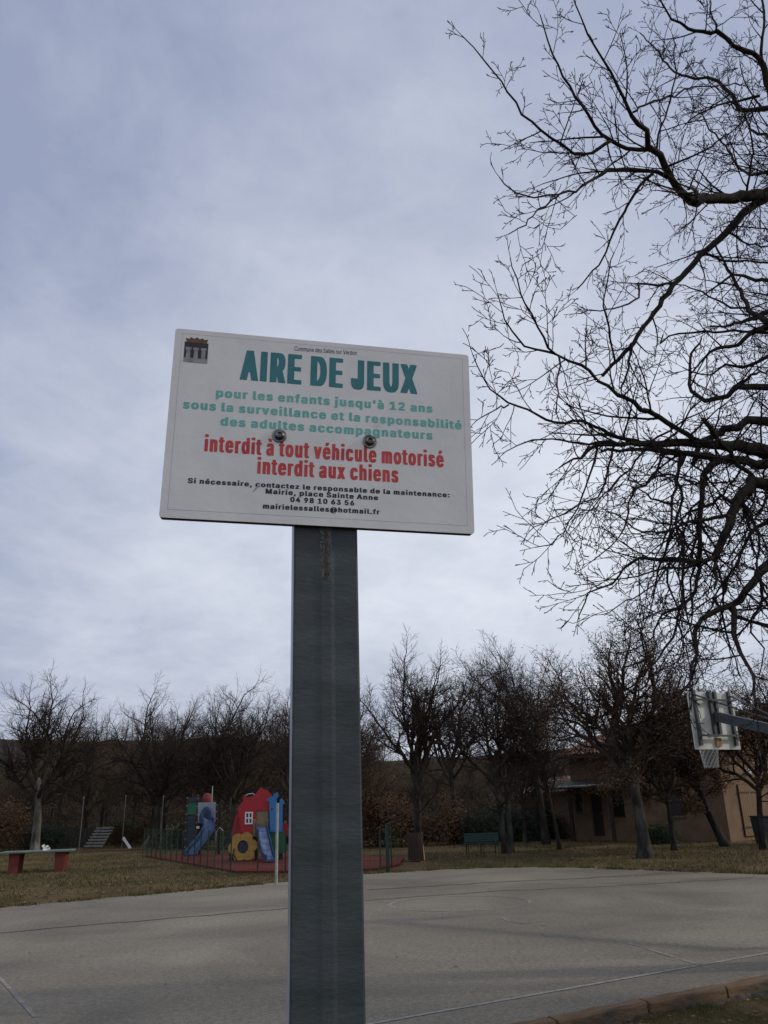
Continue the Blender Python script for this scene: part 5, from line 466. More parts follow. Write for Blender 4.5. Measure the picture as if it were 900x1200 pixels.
# wall with real openings on the shaded side (b = 0 plane), openings: (a0,a1,z0,z1)
opens = [(2.0, 2.9, 1.0, 2.1), (5.2, 6.1, .95, 2.15), (6.5, 7.2, .15, 2.2), (7.7, 8.15, 1.2, 2.1)]
def wall_open(b, pt, L, H, ops, T):
    xs = sorted({0, L}|{o for q in ops for o in q[:2]}); zs = sorted({-.3, H}|{o for q in ops for o in q[2:]})
    for x0, x1 in zip(xs, xs[1:]):
        for z0, z1 in zip(zs, zs[1:]):
            if any(q[0] <= (x0+x1)/2 <= q[1] and q[2] <= (z0+z1)/2 <= q[3] for q in ops): continue
            vs = [pt(x, d, z) for x in (x0, x1) for d in (0, T) for z in (z0, z1)]
            b.add(vs, [(0, 1, 3, 2), (4, 6, 7, 5), (0, 4, 5, 1), (2, 3, 7, 6), (0, 2, 6, 4), (1, 5, 7, 3)])
wall_open(b, lambda x, d, z: hl(x, d, z), LEN, HE, opens, .3)
wallbox(b, LEN-.3, LEN, .3, DEP, -.3, HE); wallbox(b, 0, LEN, DEP-.3, DEP, -.3, HE)
b.build('shaded_wall', 'stucco', house)
b = MB(); ops2 = [(1.05, 2.75, .12, 2.22)]
wall_open(b, lambda x, d, z: hl(d+.001, x+.3, z), DEP-.6, HE, [(o[0]-.3, o[1]-.3, o[2], o[3]) for o in ops2], .3)
# gable of the lit end
vs = [hl(.0, 0, HE), hl(.0, DEP, HE), hl(.0, DEP/2, HE+1.35), hl(.3, 0, HE), hl(.3, DEP, HE), hl(.3, DEP/2, HE+1.35)]
b.add(vs, [(0, 1, 2), (5, 4, 3), (0, 3, 4, 1), (1, 4, 5, 2), (2, 5, 3, 0)]); b.build('sunlit_wall', 'stucco', house)
for a0, a1, z0, z1 in opens[:2]+opens[3:]:
    b = MB(); 
    for x in (a0, a1-.07): wallbox(b, x, x+.07, .1, .16, z0, z1)
    for z in (z0, z1-.07, (z0+z1)/2): wallbox(b, a0+.07, a1-.07, .1, .16, z, z+.07)
    w = b.build('window', 'dark_wood', house)
    b = MB(); wallbox(b, a0+.05, a1-.05, .122, .135, z0+.05, z1-.05); b.build('pane', 'glass', w)
    b = MB(); wallbox(b, a0-.06, a1+.06, -.06, .1, z0-.08, z0-.003); b.build('sill', 'stucco', w)
a0, a1, z0, z1 = opens[2]
b = MB(); wallbox(b, a0, a1, .1, .16, z0, z1); d = b.build('door', 'dark_wood', house)
b = MB(); wallbox(b, a0+.08, a0+.12, .03, .1, 1.15, 1.2); b.build('handle', 'zinc_bright', d)
# big double shutter on the lit end, of vertical boards with strap hinges
sh = tag(bpy.data.objects.new('shutter_door', None)); COL.objects.link(sh); sh.parent = house
nb = 12; pb = None
for i in range(nb):
    x0 = 1.08+i*1.64/nb
    b = MB(); wallbox(b, -.075, -.03, x0, x0+1.64/nb-.012, .14, 2.2+.01*(i % 2)); b.build('board', 'shutter', sh)
for z in (.45, 1.85):
    for x in (1.0, 1.95):
        b = MB(); wallbox(b, -.095, -.077, x, x+.8, z, z+.06); b.build('hinge', 'dark_wood', sh)
b = MB(); wallbox(b, -.01, .3, 1.06, 2.74, .13, 2.21); b.build('backing', 'dark_wood', sh)
b = MB(); p = hl(-.1, 2.0, 2.72); b.box(p, (.2, .2, .22)); b.build('wall_lamp', 'white', house, bevel=.04)
# corrugated tile roof: two slopes, ridge along a, rows of half-round tiles as joined geometry
def roof(name, parent, pt, L, ov, half, z_eave, rise, tilew=.24, both=True, sides=(0, 1)):
    for side in sides:
        b = MB(); n = int((L+2*ov)/tilew); rows = 14
        for i in range(n):
            for k in range(5):
                pass
        cols = n*4; vs = []
        for j in range(rows*2+1):
            f = (j//2+(j % 2)*.97)/rows if j < rows*2 else 1
            lift = .03 if j % 2 == 0 else 0
            for c in range(cols+1):
                x = -ov+(L+2*ov)*c/cols; ph = 2*math.pi*c/4
                y = -ov+(half+ov)*f; z = z_eave-ov*rise/half+(rise+ov*rise/half)*f+.045*math.cos(ph)+(.04-lift)
                y = y if side == 0 else 2*half-y
                vs.append(pt(x, y, z))
        m_ = cols+1; R2 = rows*2
        b.add(vs, [(j*m_+c, j*m_+c+1, (j+1)*m_+c+1, (j+1)*m_+c) for j in range(R2) for c in range(cols)])
        o = b.build(name, 'tile', parent); tag(o, kind='stuff')
        b = MB(); z_a = z_eave-ov*rise/half-.06; q = []
        for x in (-ov, L+ov):
            for (y, z) in ((-ov, z_a), (half, z_eave+rise-.06), (half, z_eave+rise-.16), (-ov, z_a-.12)):
                q.append(pt(x, y if side == 0 else 2*half-y, z))
        b.add(q, [(0, 1, 2, 3), (7, 6, 5, 4), (0, 4, 5, 1), (3, 2, 6, 7), (0, 3, 7, 4)]); b.build('roof_deck', 'dark_wood', parent)
roof('roof_tiles', house, lambda x, y, z: hl(x, y, z), LEN, .45, DEP/2, HE, 1.35)
b = MB(); pts = [hl(-.45+.35*i, DEP/2, HE+1.42+.02*(i % 2)) for i in range(int((LEN+.9)/.35)+1)]; b.tube(pts, .11, 8); b.build('ridge', 'tile', house)
b = MB(); wallbox(b, 5.9, 6.6, 5.4, 5.9, HE+.9, HE+2.0); b.build('chimney', 'stucco', house)
# porch lean-to along the left half of the shaded side
b = MB(); vs = [hl(4.6, 0, 2.75), hl(9.6, 0, 2.75), hl(4.6, -1.5, 2.42), hl(9.6, -1.5, 2.42), hl(4.6, 0, 2.63), hl(9.6, 0, 2.63), hl(4.6, -1.5, 2.30), hl(9.6, -1.5, 2.30)]
b.add(vs, [(0, 2, 3, 1), (4, 5, 7, 6), (0, 4, 6, 2), (1, 3, 7, 5), (2, 6, 7, 3)]); pr = b.build('porch_roof', 'dark_wood', house)
b = MB(); b.tube([hl(4.6, -1.56, 2.40), hl(9.6, -1.56, 2.38)], .055, 8); b.build('gutter', 'gutter', pr)
for a in (4.8, 7.2, 9.4):
    b = MB(); wallbox(b, a, a+.14, -1.42, -1.28, -.2, 2.32); b.build('porch_post', 'dark_wood', house)
# lower wing on the left
wing = empty('annexe', tuple(hp(LEN+.3, 1.2))+(0,), 0, 'lower pink annexe with a shallow tiled roof at the left end of the house', 'building')
WO = hp(LEN+.3, 1.2)
def wl(a, b_, z): p = E1*a+E2*b_; return Vector((p.x, p.y, z))
b = MB(); wall_open(b, wl, 4, 2.35, [(2.2, 2.9, 1.0, 1.8)], .3)
for (x0, x1, y0, y1) in ((0, .3, .3, 4.6), (3.7, 4, .3, 4.6), (0, 4, 4.6, 4.9)):
    vs = [wl(a, c, z) for a in (x0, x1) for c in (y0, y1) for z in (-.3, 2.35)]; b.add(vs, [(0, 1, 3, 2), (4, 6, 7, 5), (0, 4, 5, 1), (2, 3, 7, 6), (0, 2, 6, 4), (1, 5, 7, 3)])
b.build('wall', 'stucco', wing); roof('roof_tiles', wing, wl, 4, .3, 2.45, 2.35, .7)
b = MB(); q = [wl(a, .12, z) for a, z in ((2.2, 1.0), (2.9, 1.0), (2.9, 1.8), (2.2, 1.8))]; b.add(q, [(0, 1, 2, 3)]); b.build('window', 'glass', wing)

# ------------------------------------------------------------------ information sign
sign = empty('information_sign', (-.0775, 1.065, -.12), rad(10.9), 'white playground rules sign in French bolted to a dark galvanised post', 'sign')
Wd, Hd, Td = .42, .2744, .0125
SM = Matrix(((0.9815, -0.1893, 0.029), (0.1903, 0.9811, -0.0361), (-0.0216, 0.041, 0.9989)))
BO = Vector((-0.07897, 1.03158, 2.04535))
def rounded(w, h, r, n=4):
    P = []
    for cx_, cz_, a0 in ((w/2-r, h/2-r, 0), (-w/2+r, h/2-r, 90), (-w/2+r, -h/2+r, 180), (w/2-r, -h/2+r, 270)):
        for k in range(n+1): a = rad(a0+90*k/n); P.append((cx_+r*math.cos(a), cz_+r*math.sin(a)))
    return P[::-1]
mb = MB(); mb.prism(rounded(Wd, Hd, .004), 0, .0012); mb.prism(rounded(Wd-.0010, Hd-.0010, .004), .0013, Td-.0013, 1)
board = mb.build('board', ['sign', 'edge'], None)
board.parent = sign; inv = (Matrix.Translation(sign.location) @ Matrix.Rotation(rad(10.9), 4, 'Z')).inverted()
board.matrix_local = inv @ (Matrix.Translation(BO) @ SM.to_4x4())
def text(name, s, style, m, x0, zb, sx, sz, slope, pos, yy=-.00015):
    """one printed line of flat letters on the board face"""
    cu = bpy.data.curves.new(name, 'CURVE'); cu.dimensions = '2D'; cu.fill_mode = 'BOTH'
    for c, pen in zip(s, pos):
        for P in LETTERS[style].get(c, ()):
            v = [int(q) for q in P.split()]; n = len(v)//2
            sp_ = cu.splines.new('POLY'); sp_.points.add(n-1); sp_.use_cyclic_u = True
            for i in range(n): sp_.points[i].co = ((v[2*i]+pen)*sx*.1, v[2*i+1]*sz*.1, 0, 1)
    to = bpy.data.objects.new('t', cu); COL.objects.link(to); bpy.context.view_layer.update()
    me = bpy.data.meshes.new_from_object(to.evaluated_get(bpy.context.evaluated_depsgraph_get()))
    for v in me.vertices: x = v.co.x/100; v.co = (x0+x, yy, zb+v.co.y/100+slope*x)
    bpy.data.objects.remove(to); bpy.data.curves.remove(cu)
    me.materials.clear(); me.materials.append(M[m]); me.name = name
    o = bpy.data.objects.new(name, me); COL.objects.link(o); o.parent = board; return o
for ln in LINES: text(*ln)
# coat of arms: brown crown, black field, three grey towers on a grey base
def flat(name, polys, m, yy, parent):
    b = MB()
    for p in polys: b.add([(x, yy, z) for x, z in p], [tuple(range(len(p)))])
    return b.build(name, m, parent)
em = flat('emblem', [[(-.1962, .0876), (-.1640, .0876), (-.1640, .1180), (-.1962, .1180)]], 'shield', -.0001, board)
cr = flat('crown', [[(-.1935, .1172), (-.1665, .1172), (-.1648, .1242), (-.1700, .1228), (-.1722, .1255), (-.1762, .1234), (-.1800, .1260), (-.1838, .1234), (-.1880, .1255), (-.1905, .1226), (-.1950, .1240)]], 'crown', -.0002, board)
tw = [[(-.1962, .0868), (-.1638, .0868), (-.1638, .0935), (-.1962, .0935)]]
for c in (-.1903, -.1801, -.1699):
    tw += [[(c-.0030, .0935), (c+.0030, .0935), (c+.0024, .1060), (c-.0024, .1060)], [(c-.0038, .1060), (c+.0038, .1060), (c+.0038, .1098), (c-.0038, .1098)]]
flat('towers', tw, 'silver', -.0003, board)
# pressed border line and a small torn scratch
bl = []
for x0, x1, z0, z1 in ((-.200, .200, -.1262, -.1258), (-.200, .200, .1300, .1303), (-.2004, -.2000, -.1262, .1303), (.2000, .2004, -.1262, .1303)): bl.append([(x0, z0), (x1, z0), (x1, z1), (x0, z1)])
flat('border_line', bl, 'line', -.0001, board)
flat('torn_scratch', [[(-.0935, -.0965), (-.0905, -.0935), (-.0870, -.0900), (-.0855, -.0868), (-.0880, -.0872), (-.0900, -.0905)]], 'line', -.0003, board)
# rounded-head bolts on washers
for bx, bz in ((-.0613, -.0128), (.0633, -.0118)):
    b = MB(); rings = [(0, -.0001), (.0092, -.0001), (.0092, -.0012), (.0088, -.0016), (.0062, -.0018)]; k = 24
    def lathe(b, prof, k=24, cx_=bx, cz_=bz):
        vs = [(cx_+r*math.cos(2*math.pi*j/k), y, cz_+r*math.sin(2*math.pi*j/k)) for r, y in prof for j in range(k)]
        fs = [(i*k+j, i*k+(j+1) % k, (i+1)*k+(j+1) % k, (i+1)*k+j) for i in range(len(prof)-1) for j in range(k)]
        b.add(vs, fs)
    lathe(b, [(.0001, .002), (.0098, .002), (.0098, -.0016), (.0094, -.0021), (.0070, -.0022), (.0066, -.0030)]); wsh = b.build('washer', 'steel', board, smooth=False)
    b = MB(); lathe(b, [(.0072, -.0022), (.0072, -.0032), (.0064, -.0040)]); lathe(b, [(.0064, -.0040), (.0058, -.0046), (.0050, -.0060), (.0034, -.0068), (.0030, -.0064), (.0029, -.0050), (.0001, -.0050)])
    bo = b.build('bolt', 'steel', board, smooth=True)
# post: folded C-profile with a raised centre rib
b = MB(); yf = 0.0
prof = [(-.0425, .003), (-.040, 0), (-.011, 0), (-.006, -.0013), (.006, -.0013), (.011, 0), (.040, 0), (.0425, .003), (.0425, .040), (.028, .040), (.028, .0375), (.040, .0375), (.040, .0035), (.038, .0022), (.011, .0022), (.006, .0009), (-.006, .0009), (-.011, .0022), (-.038, .0022), (-.040, .0035), (-.040, .0375), (-.028, .0375), (-.028, .040), (-.0425, .040)]
n = len(prof); z0, z1 = -.3, 2.24
vs = [(x-.0042, y-.018, z) for z in (z0, z1) for x, y in prof]
fs = [(i, (i+1) % n, n+(i+1) % n, n+i) for i in range(n)]
mi = [1 if i in (23, 22) else 0 for i in range(n)]  # left side face brighter: sky reflection put into its colour
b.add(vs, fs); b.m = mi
post = b.build('post', ['zinc', 'zinc_bright'], sign)
# rust and lime run-off below the board
b = MB(); r = random.Random(3)
M['stain'] = mat('rusty_lime_stain', (.13, .115, .10), (.065, .068, .068), 90, .9, c3=(.10, .06, .04), s3=60, spec=.1, bump=.5, bscale=120, c3lo=.48, c3hi=.6)
M['lime'] = mat('pale_lime_crust', (.17, .17, .165), (.11, .115, .115), 90, .9, spec=.1)
for nm, m_, n_, yy in (('lime_stain', 'lime', 150, -.0196), ('rust_stain', 'stain', 120, -.0198)):
    b = MB()
    for i in range(n_):
        f = r.random()**1.2; z = 2.035-f*.078; sp_ = .0088*(1-.4*f); x = r.choice((-1, 1))*sp_*r.uniform(.35, 1.0) if nm == 'lime_stain' else r.gauss(0, .0032*(1-.4*f))
        k = 6; R_x = r.uniform(.0006, .0019); R_z = r.uniform(.0008, .0036); a_ = r.uniform(0, 6)
        b.add([(x-.0042+R_x*math.cos(a_+j*6.283/k)*r.uniform(.5, 1.2), yy-i*2e-6, z+R_z*math.sin(a_+j*6.283/k)*r.uniform(.5, 1.2)) for j in range(k)], [tuple(range(k))])
    tag(b.build(nm, m_, post), kind='stuff')

# ------------------------------------------------------------------ basketball hoop
BY = rad(26); hb = Vector((math.cos(BY), math.sin(BY), 0)); hn = Vector((-math.sin(BY), math.cos(BY), 0))   # board's width, its front normal (away from us)
HC = Vector((5.33, 14.0, 2.80)); foot = HC-hn*3.9+Vector((.35, 0, 0)); foot.z = -.1
hoop = empty('basketball_hoop', tuple(foot), 0, 'basketball hoop with white backboard seen from behind and a net below it', 'basketball hoop')
def hw(u, d, z): return HC-foot+hb*u+hn*d+Vector((0, 0, z))
def obox(b, u0, u1, d0, d1, z0, z1):
    vs = [hw(u, d, z) for u in (u0, u1) for d in (d0, d1) for z in (z0, z1)]
    b.add(vs, [(0, 1, 3, 2), (4, 6, 7, 5), (0, 4, 5, 1), (2, 3, 7, 6), (0, 2, 6, 4), (1, 5, 7, 3)])
b = MB(); obox(b, -.50, .50, 0, .025, -.46, .46); bb = b.build('backboard', 'white_board', hoop, bevel=.004)
for u in (-.42, -.08, .04, .36):
    b = MB(); lo_ = -.40 if abs(u) > .2 else -.22; obox(b, u, u+.05, -.05, -.002, lo_, .47); b.build('frame_bar', 'hoop_steel', hoop)
for z in (-.26, .31):
    b = MB(); obox(b, -.46, .46, -.085, -.052, z, z+.03); b.build('frame_bar', 'hoop_steel', hoop)
b = MB(); obox(b, -.06, .06, -.03, -.002, -.41, -.28); b.build('rim_bracket', 'ochre', hoop)
a0 = hw(.0, -.05, .06); a1 = hw(.0, -3.9, -1.05)+Vector((.35, 0, 0))*0
b = MB(); d = (a1-a0).normalized(); sd_ = d.cross(Vector((0, 0, 1))).normalized(); up = sd_.cross(d)
def beam(b, p, q, w, h):
    d = (q-p).normalized(); s_ = d.cross(Vector((0, 0, 1))).normalized(); u_ = s_.cross(d)
    vs = [c+s_*i*w/2+u_*j*h/2 for c in (p, q) for i in (-1, 1) for j in (-1, 1)]
    b.add(vs, [(0, 1, 3, 2), (4, 6, 7, 5), (0, 4, 5, 1), (2, 3, 7, 6), (0, 2, 6, 4), (1, 5, 7, 3)])
beam(b, a0, a1, .10, .15); b.build('arm', 'hoop_steel', hoop)
for u in (-.40, .40):
    b = MB(); b.tube([hw(u, -.05, .40), hw(0, -1.6, -.30)], .014, 6); b.build('stay', 'hoop_steel', hoop)
b = MB(); q = a1+Vector((0, 0, .12)); b.box((q.x, q.y, q.z/2), (.14, .14, q.z), Matrix.Rotation(BY, 3, 'Z')); b.build('post', 'hoop_steel', hoop, bevel=.006)
rc = hw(0.06, .27, -.40)
b = MB(); b.ring(rc, .16, .010, (0, 0, 1), 28, 6); b.tube([hw(0, .02, -.40), rc-hn*.14-hb*.07], .012, 6); b.tube([hw(.12, .02, -.40), rc-hn*.14+hb*.07], .012, 6)
b.tube([hw(.06, .02, -.2), rc-hn*.16], .008, 5); b.build('rim', 'rim', hoop, smooth=True)
b = MB(); nn = 12; lv = 6
for s_ in (1, -1):
    for j in range(nn):
        pts = []
        for i in range(lv+1):
            a = 2*math.pi*(j+s_*i*.5)/nn; R = .16-.05*(i/lv)**.7; pts.append(rc+Vector((R*math.cos(a), R*math.sin(a), -.33*i/lv)))
        b.tube(pts, .006, 4, False)
b.build('net', 'net', hoop)

# ------------------------------------------------------------------ small grey post by the court edge
o = empty('steel_post', (-2.79, 21.2, 0), 0, 'slim pale grey post at the court edge beside the blue play tower', 'post')
b = MB(); b.tube([(0, 0, -.1), (0, 0, 1.78)], .035, 10); b.build('tube', 'post_grey', o, smooth=False)
b = MB(); b.tube([(0, 0, 1.781), (0, 0, 1.80)], [.039, .03], 10); b.build('cap', 'post_grey', o)

# ------------------------------------------------------------------ table tennis table
tt = empty('table_tennis_table', (-11.9, 29.9, 0), math.atan2(.25, 1.2), 'concrete table with a green grey top on two brick red legs', 'table')
b = MB(); b.box((-.05, 0, .60), (2.25, 1.1, .06)); b.build('table_top', 'table_top', tt, bevel=.012)
for x in (-.72, .72):
    b = MB(); vs = [(x+sx*w, sy*.42, z) for z, w in ((-.1, .14), (.568, .17)) for sx in (-1, 1) for sy in (-1, 1)]
    b.add(vs, [(0, 1, 3, 2), (4, 6, 7, 5), (0, 4, 5, 1), (2, 3, 7, 6), (0, 2, 6, 4), (1, 5, 7, 3)]); b.build('leg', 'table_leg', tt, bevel=.01)
b = MB(); r = random.Random(5)
for i in range(9):
    c = Vector((-11.72+r.uniform(-.09, .09), 29.9+r.uniform(-.05, .05), .64+r.uniform(0, .13))); u = Vector((r.uniform(-1, 1), r.uniform(-1, 1), r.uniform(-1, 1))).normalized()*.06; w = u.orthogonal().normalized()*.05
    b.add([c-u-w, c+u-w, c+u*.6+w, c-u*.8+w], [(0, 1, 2, 3)])
b.build('paper_scrap', 'white'); tag(bpy.data.objects['paper_scrap'], 'small crumpled white scrap lying on the green grey concrete table', 'litter')

# ------------------------------------------------------------------ playground
rub = MB(); P = [(-10.9, 38.9), (-7.6, 32.2), (-4.6, 26.2), (-2.8, 25.6), (-.5, 25.6), (.15, 27.4), (.35, 31.0), (-1.2, 33.2), (-3.5, 38.5)]
rub.add([(x, y, .03) for x, y in P]+[(x, y, -.15) for x, y in P], [tuple(range(len(P)))]+[(i, i+len(P), (i+1) % len(P)+len(P), (i+1) % len(P)) for i in range(len(P))])
tag(rub.build('rubber_surface', 'red_rubber'), kind='structure')
# red house climbing frame: front plane facing us
PS = 32.6; PX0 = 300.0; PY0 = 1007.0
def pp(px, py): return ((px-PX0)/PS, (PY0-py)/33.5)
ph = empty('play_house', (-4.95, 31.6, .03), rad(4), 'red play house with white window, ochre flower panel and small blue slide', 'play structure')
def panel(name, poly, m, y, th=.04, parent=ph, bevel=0):
    b = MB(); b.prism([pp(*q) for q in poly], y, th); return b.build(name, m, parent, bevel=bevel)
panel('red_panel', [(279, 949), (281, 945), (285, 940), (286, 933), (290, 936), (298, 934), (302, 929), (306, 924.5), (309, 927), (313, 928), (319, 934), (317, 951), (301, 951), (301, 976), (286, 977), (282, 966), (282, 957)], 'red', 0)
panel('rear_panel', [(274, 956), (283, 949), (286, 977), (284, 990), (270, 990), (271, 970)], 'red', .9)
b = MB(); b.tube([(pp(288, 935)[0], .02, pp(288, 934)[1]), (pp(291, 932)[0], .02, pp(291, 932)[1]), (pp(297, 931.5)[0], .02, pp(297, 931.5)[1]), (pp(299, 934)[0], .02, pp(299, 934)[1])], .02, 6); b.build('hand_rail', 'zinc_bright', ph)
wx0, wz0 = pp(288.2, 966.3); wx1, wz1 = pp(297.2, 952.4)
b = MB()
t = .045
for x in (wx0, wx1-t, (wx0+wx1-t)/2): b.box((x+t/2, -.02, (wz0+wz1)/2), (t, .03, wz1-wz0))
for z in (wz0, wz1-t, (wz0+wz1-t)/2): b.box(((wx0+wx1)/2, -.021, z+t/2), (wx1-wx0, .031, t))
w = b.build('window', 'white', ph)
b = MB(); b.box(((wx0+wx1)/2, -.004, (wz0+wz1)/2), (wx1-wx0-.02, .006, wz1-wz0-.02)); b.build('pane', 'navy', w)
panel('plywood_panel', [(300, 950.5), (314.6, 950.5), (314.6, 972), (300, 972)], 'plywood', .05)
panel('wood_upright', [(298, 961), (301, 961), (301, 980), (298, 980)], 'plywood', -.05)
panel('wood_upright', [(312.5, 960), (315.5, 960), (315.5, 980), (312.5, 980)], 'plywood', -.05)
# blue tower panel with two little roofs
panel('blue_panel', [(314, 941), (313.5, 938.5), (321, 934.5), (320.8, 932.5), (326, 931), (327.6, 934.5), (325, 938.5), (325.2, 944), (328, 943), (329, 938.5), (331.5, 938), (334.5, 944), (332, 945), (332, 976), (317.5, 976), (316.5, 941)], 'blue', -.12, .04)
b = MB(); x, z = pp(319.5, 950); b.tube([(x, -.13, z), (x, -.121, z)], .035, 10); b.build('peephole', 'navy', ph)
panel('green_panel', [(316, 974), (331, 974), (336, 980), (337, 999), (318, 1002)], 'green', -.06)
panel('magenta_panel', [(331, 966), (336, 966), (339, 975), (338, 982), (333, 978)], 'red', .5)
# flower
cxf, cyf = 287.5, 991.0; hole = 6.3
outp = []
for k in range(60):
    a = 2*math.pi*k/60; rr_ = 15.2*(.80+.30*abs(math.cos(a*3+.35))**.55)
    outp.append((cxf+rr_*math.cos(a), cyf+rr_*math.sin(a)*1.0))
b = MB(); n = 60; y0 = -.28
vs = []
for yy in (y0, y0+.05):
    for (px, py) in outp: q = pp(px, min(py, 1005.5)); vs.append((q[0], yy, q[1]))
    for k in range(60): a = 2*math.pi*k/60; q = pp(cxf+hole*math.cos(a), cyf+hole*1.15*math.sin(a)); vs.append((q[0], yy, q[1]))
fs = []
for k in range(n):
    k2 = (k+1) % n
    fs += [(k, k2, n+k2, n+k), (2*n+k, 3*n+k, 3*n+k2, 2*n+k2), (k, 2*n+k, 2*n+k2, k2), (n+k, n+k2, 3*n+k2, 3*n+k)]
b.add(vs, fs); b.build('flower_panel', 'yellow', ph)
# tunnel behind the flower hole, decks and posts
b = MB(); q = pp(cxf, cyf); b.tube([(q[0], y0+.06, q[1]), (q[0], .8, q[1])], .26, 14, True); b.build('tunnel', 'navy', ph)
b = MB(); b.box((.2, .45, .82), (1.7, .9, .06)); b.build('deck', 'plywood', ph)
for x, y, h in ((-.85, .1, 1.9), (.05, .12, 2.2), (.52, .12, 1.5), (-.85, .95, 1.9), (.9, .95, 1.8), (.9, .1, 1.5)):
    b = MB(); b.box((x, y, h/2-.05), (.08, .08, h)); b.build('upright', 'dark_wood', ph)
# slide: trough with raised sides
def slide(name, P, w, h, m, mbed, parent, toward=Vector((0, -1, 0))):
    b = MB(); side = []
    for i, p in enumerate(P):
        d = (P[min(i+1, len(P)-1)]-P[max(i-1, 0)]).normalized(); s_ = d.cross(Vector((0, 0, 1))).normalized(); side.append(s_)
    prof = [(-.5, h), (-.5, 0), (.5, 0), (.5, h), (.58, h), (.58, -.05), (-.58, -.05), (-.58, h)]
    k = len(prof)
    vs = [p+side[i]*(x*w)+Vector((0, 0, z)) for i, p in enumerate(P) for x, z in prof]
    fs = [(i*k+j, i*k+(j+1) % k, (i+1)*k+(j+1) % k, (i+1)*k+j) for i in range(len(P)-1) for j in range(k)]+[tuple(range(k)), tuple((len(P)-1)*k+j for j in range(k-1, -1, -1))]
    b.add(vs, fs); o = b.build(name, m, parent)
    b = MB(); vs = [p+side[i]*(x*w)+Vector((0, 0, .006)) for i, p in enumerate(P) for x in (-.46, .46)]; b.add(vs, [(2*i, 2*i+1, 2*i+3, 2*i+2) for i in range(len(P)-1)]); b.build('bed', mbed, o)
    return o
slide('slide', [Vector((.22, -.05, 1.12)), Vector((.25, -.25, 1.05)), Vector((.36, -.6, .72)), Vector((.48, -.95, .38)), Vector((.56, -1.2, .17)), Vector((.66, -1.5, .10)), Vector((.74, -1.7, .10))], .36, .16, 'slide_blue', 'slide_pale', ph)
b = MB(); b.tube([(-.55, -.3, 0), (-.7, -.35, .25), (-.62, .2, 1.45)], .022, 6); b.build('climbing_pole', 'dark_wood', ph)

# tower with the curved slide
tg = empty('slide_tower', (-8.0, 36.6, .03), rad(3), 'dark play tower with a red dome and a curved blue slide', 'play structure')
PX0, PY0 = 242.0, 1003.0; PS = 29.0
def pq(px, py): return ((px-242.0)/28.6, (1002.0-py)/29.4)
def tpanel(name, poly, m, y, th=.04): b = MB(); b.prism([pq(*q) for q in poly], y, th); return b.build(name, m, tg)
tpanel('dark_panel', [(225, 934.5), (238, 934.5), (238, 942), (225, 942)], 'navy', 0)
tpanel('green_panel', [(226, 942), (236.5, 942), (236.5, 954.5), (226, 954.5)], 'green', -.03)
tpanel('grey_panel', [(226.5, 956), (235.5, 956), (235.5, 967), (226.5, 967)], 'navy', -.02)
tpanel('lower_panel', [(223.5, 968), (236, 968), (236, 996), (223.5, 996)], 'navy', 0)
tpanel('slide_panel', [(238, 941), (259, 941), (259.5, 964), (239, 964)], 'grey_panel', -.05)
tpanel('lower_panel', [(238.5, 966), (258, 966), (258, 985), (238.5, 985)], 'dark_wood', .1)
tpanel('notice', [(237.5, 968.2), (241.3, 968.2), (241.3, 971), (237.5, 971)], 'white', -.09, .01)
b = MB(); R = .25; c = pq(247.5, 938); k = 16; prof = [(.22, -.10), (.22, .02), (.20, .12), (.14, .20), (.07, .24), (.01, .25)]
vs = [(c[0]+r_*math.cos(2*math.pi*j/k), .3+r_*math.sin(2*math.pi*j/k), c[1]+z+.02) for r_, z in prof for j in range(k)]
b.add(vs, [(i*k+j, i*k+(j+1) % k, (i+1)*k+(j+1) % k, (i+1)*k+j) for i in range(len(prof)-1) for j in range(k)]); b.build('dome', 'dark_red', tg, smooth=True)
# hooded slide entry
hd = [pq(*q) for q in ((242, 966), (241, 958), (244, 950), (248, 946), (252, 946.5), (256, 951), (257.5, 958), (257, 966))]
b = MB(); b.prism(hd, -.32, .28); hdo = b.build('slide_hood', 'slide_blue', tg, bevel=.02)
b = MB(); b.prism([pq(*q) for q in ((247, 962), (247, 953), (249.5, 949), (253, 953), (253.5, 962))], -.335, .012); b.build('hood_opening', 'navy', hdo)
sl = [(250, 960, -.3), (254, 966, -.5), (255.5, 972, -.8), (253, 979, -1.1), (249, 986, -1.4), (245, 992, -1.7), (242.5, 996.5, -1.95), (241, 998.5, -2.1)]
Pn = []
for px, py, y in sl: q = pq(px, py); Pn.append(Vector((q[0], y, q[1]+.03)))
slide('slide', Pn, .38, .17, 'slide_blue', 'slide_mid', tg)
for px, top in ((225, 934), (237.5, 935), (260.5, 943)):
    for yy in (.02, 1.0):
        x, z = pq(px, top); b = MB(); b.box((x, yy, z/2), (.09, .09, z)); u = b.build('upright', 'dark_wood', tg)
        if yy < .5:
            for i in range(7): b = MB(); b.box((x, yy-.055, .35+(z-.4)*i/6), (.05, .02, .035)); b.build('bolt_cap', 'grey_panel', u)
b = MB(); b.box((.0, .5, 1.05), (1.15, .95, .06)); b.build('deck', 'dark_wood', tg)
b = MB(); x, z = pq(253.5, 935); b.tube([(x, .2, z-.3), (x, .2, z+.45)], .018, 6); b.build('mast', 'zinc_bright', tg)
b = MB(); b.tube([(.62, -.1, .0), (.68, -.1, .9), (.8, -.1, 1.08), (.95, -.1, .95), (.98, -.1, .1)], .02, 6); b.build('hand_rail', 'zinc_bright', tg)

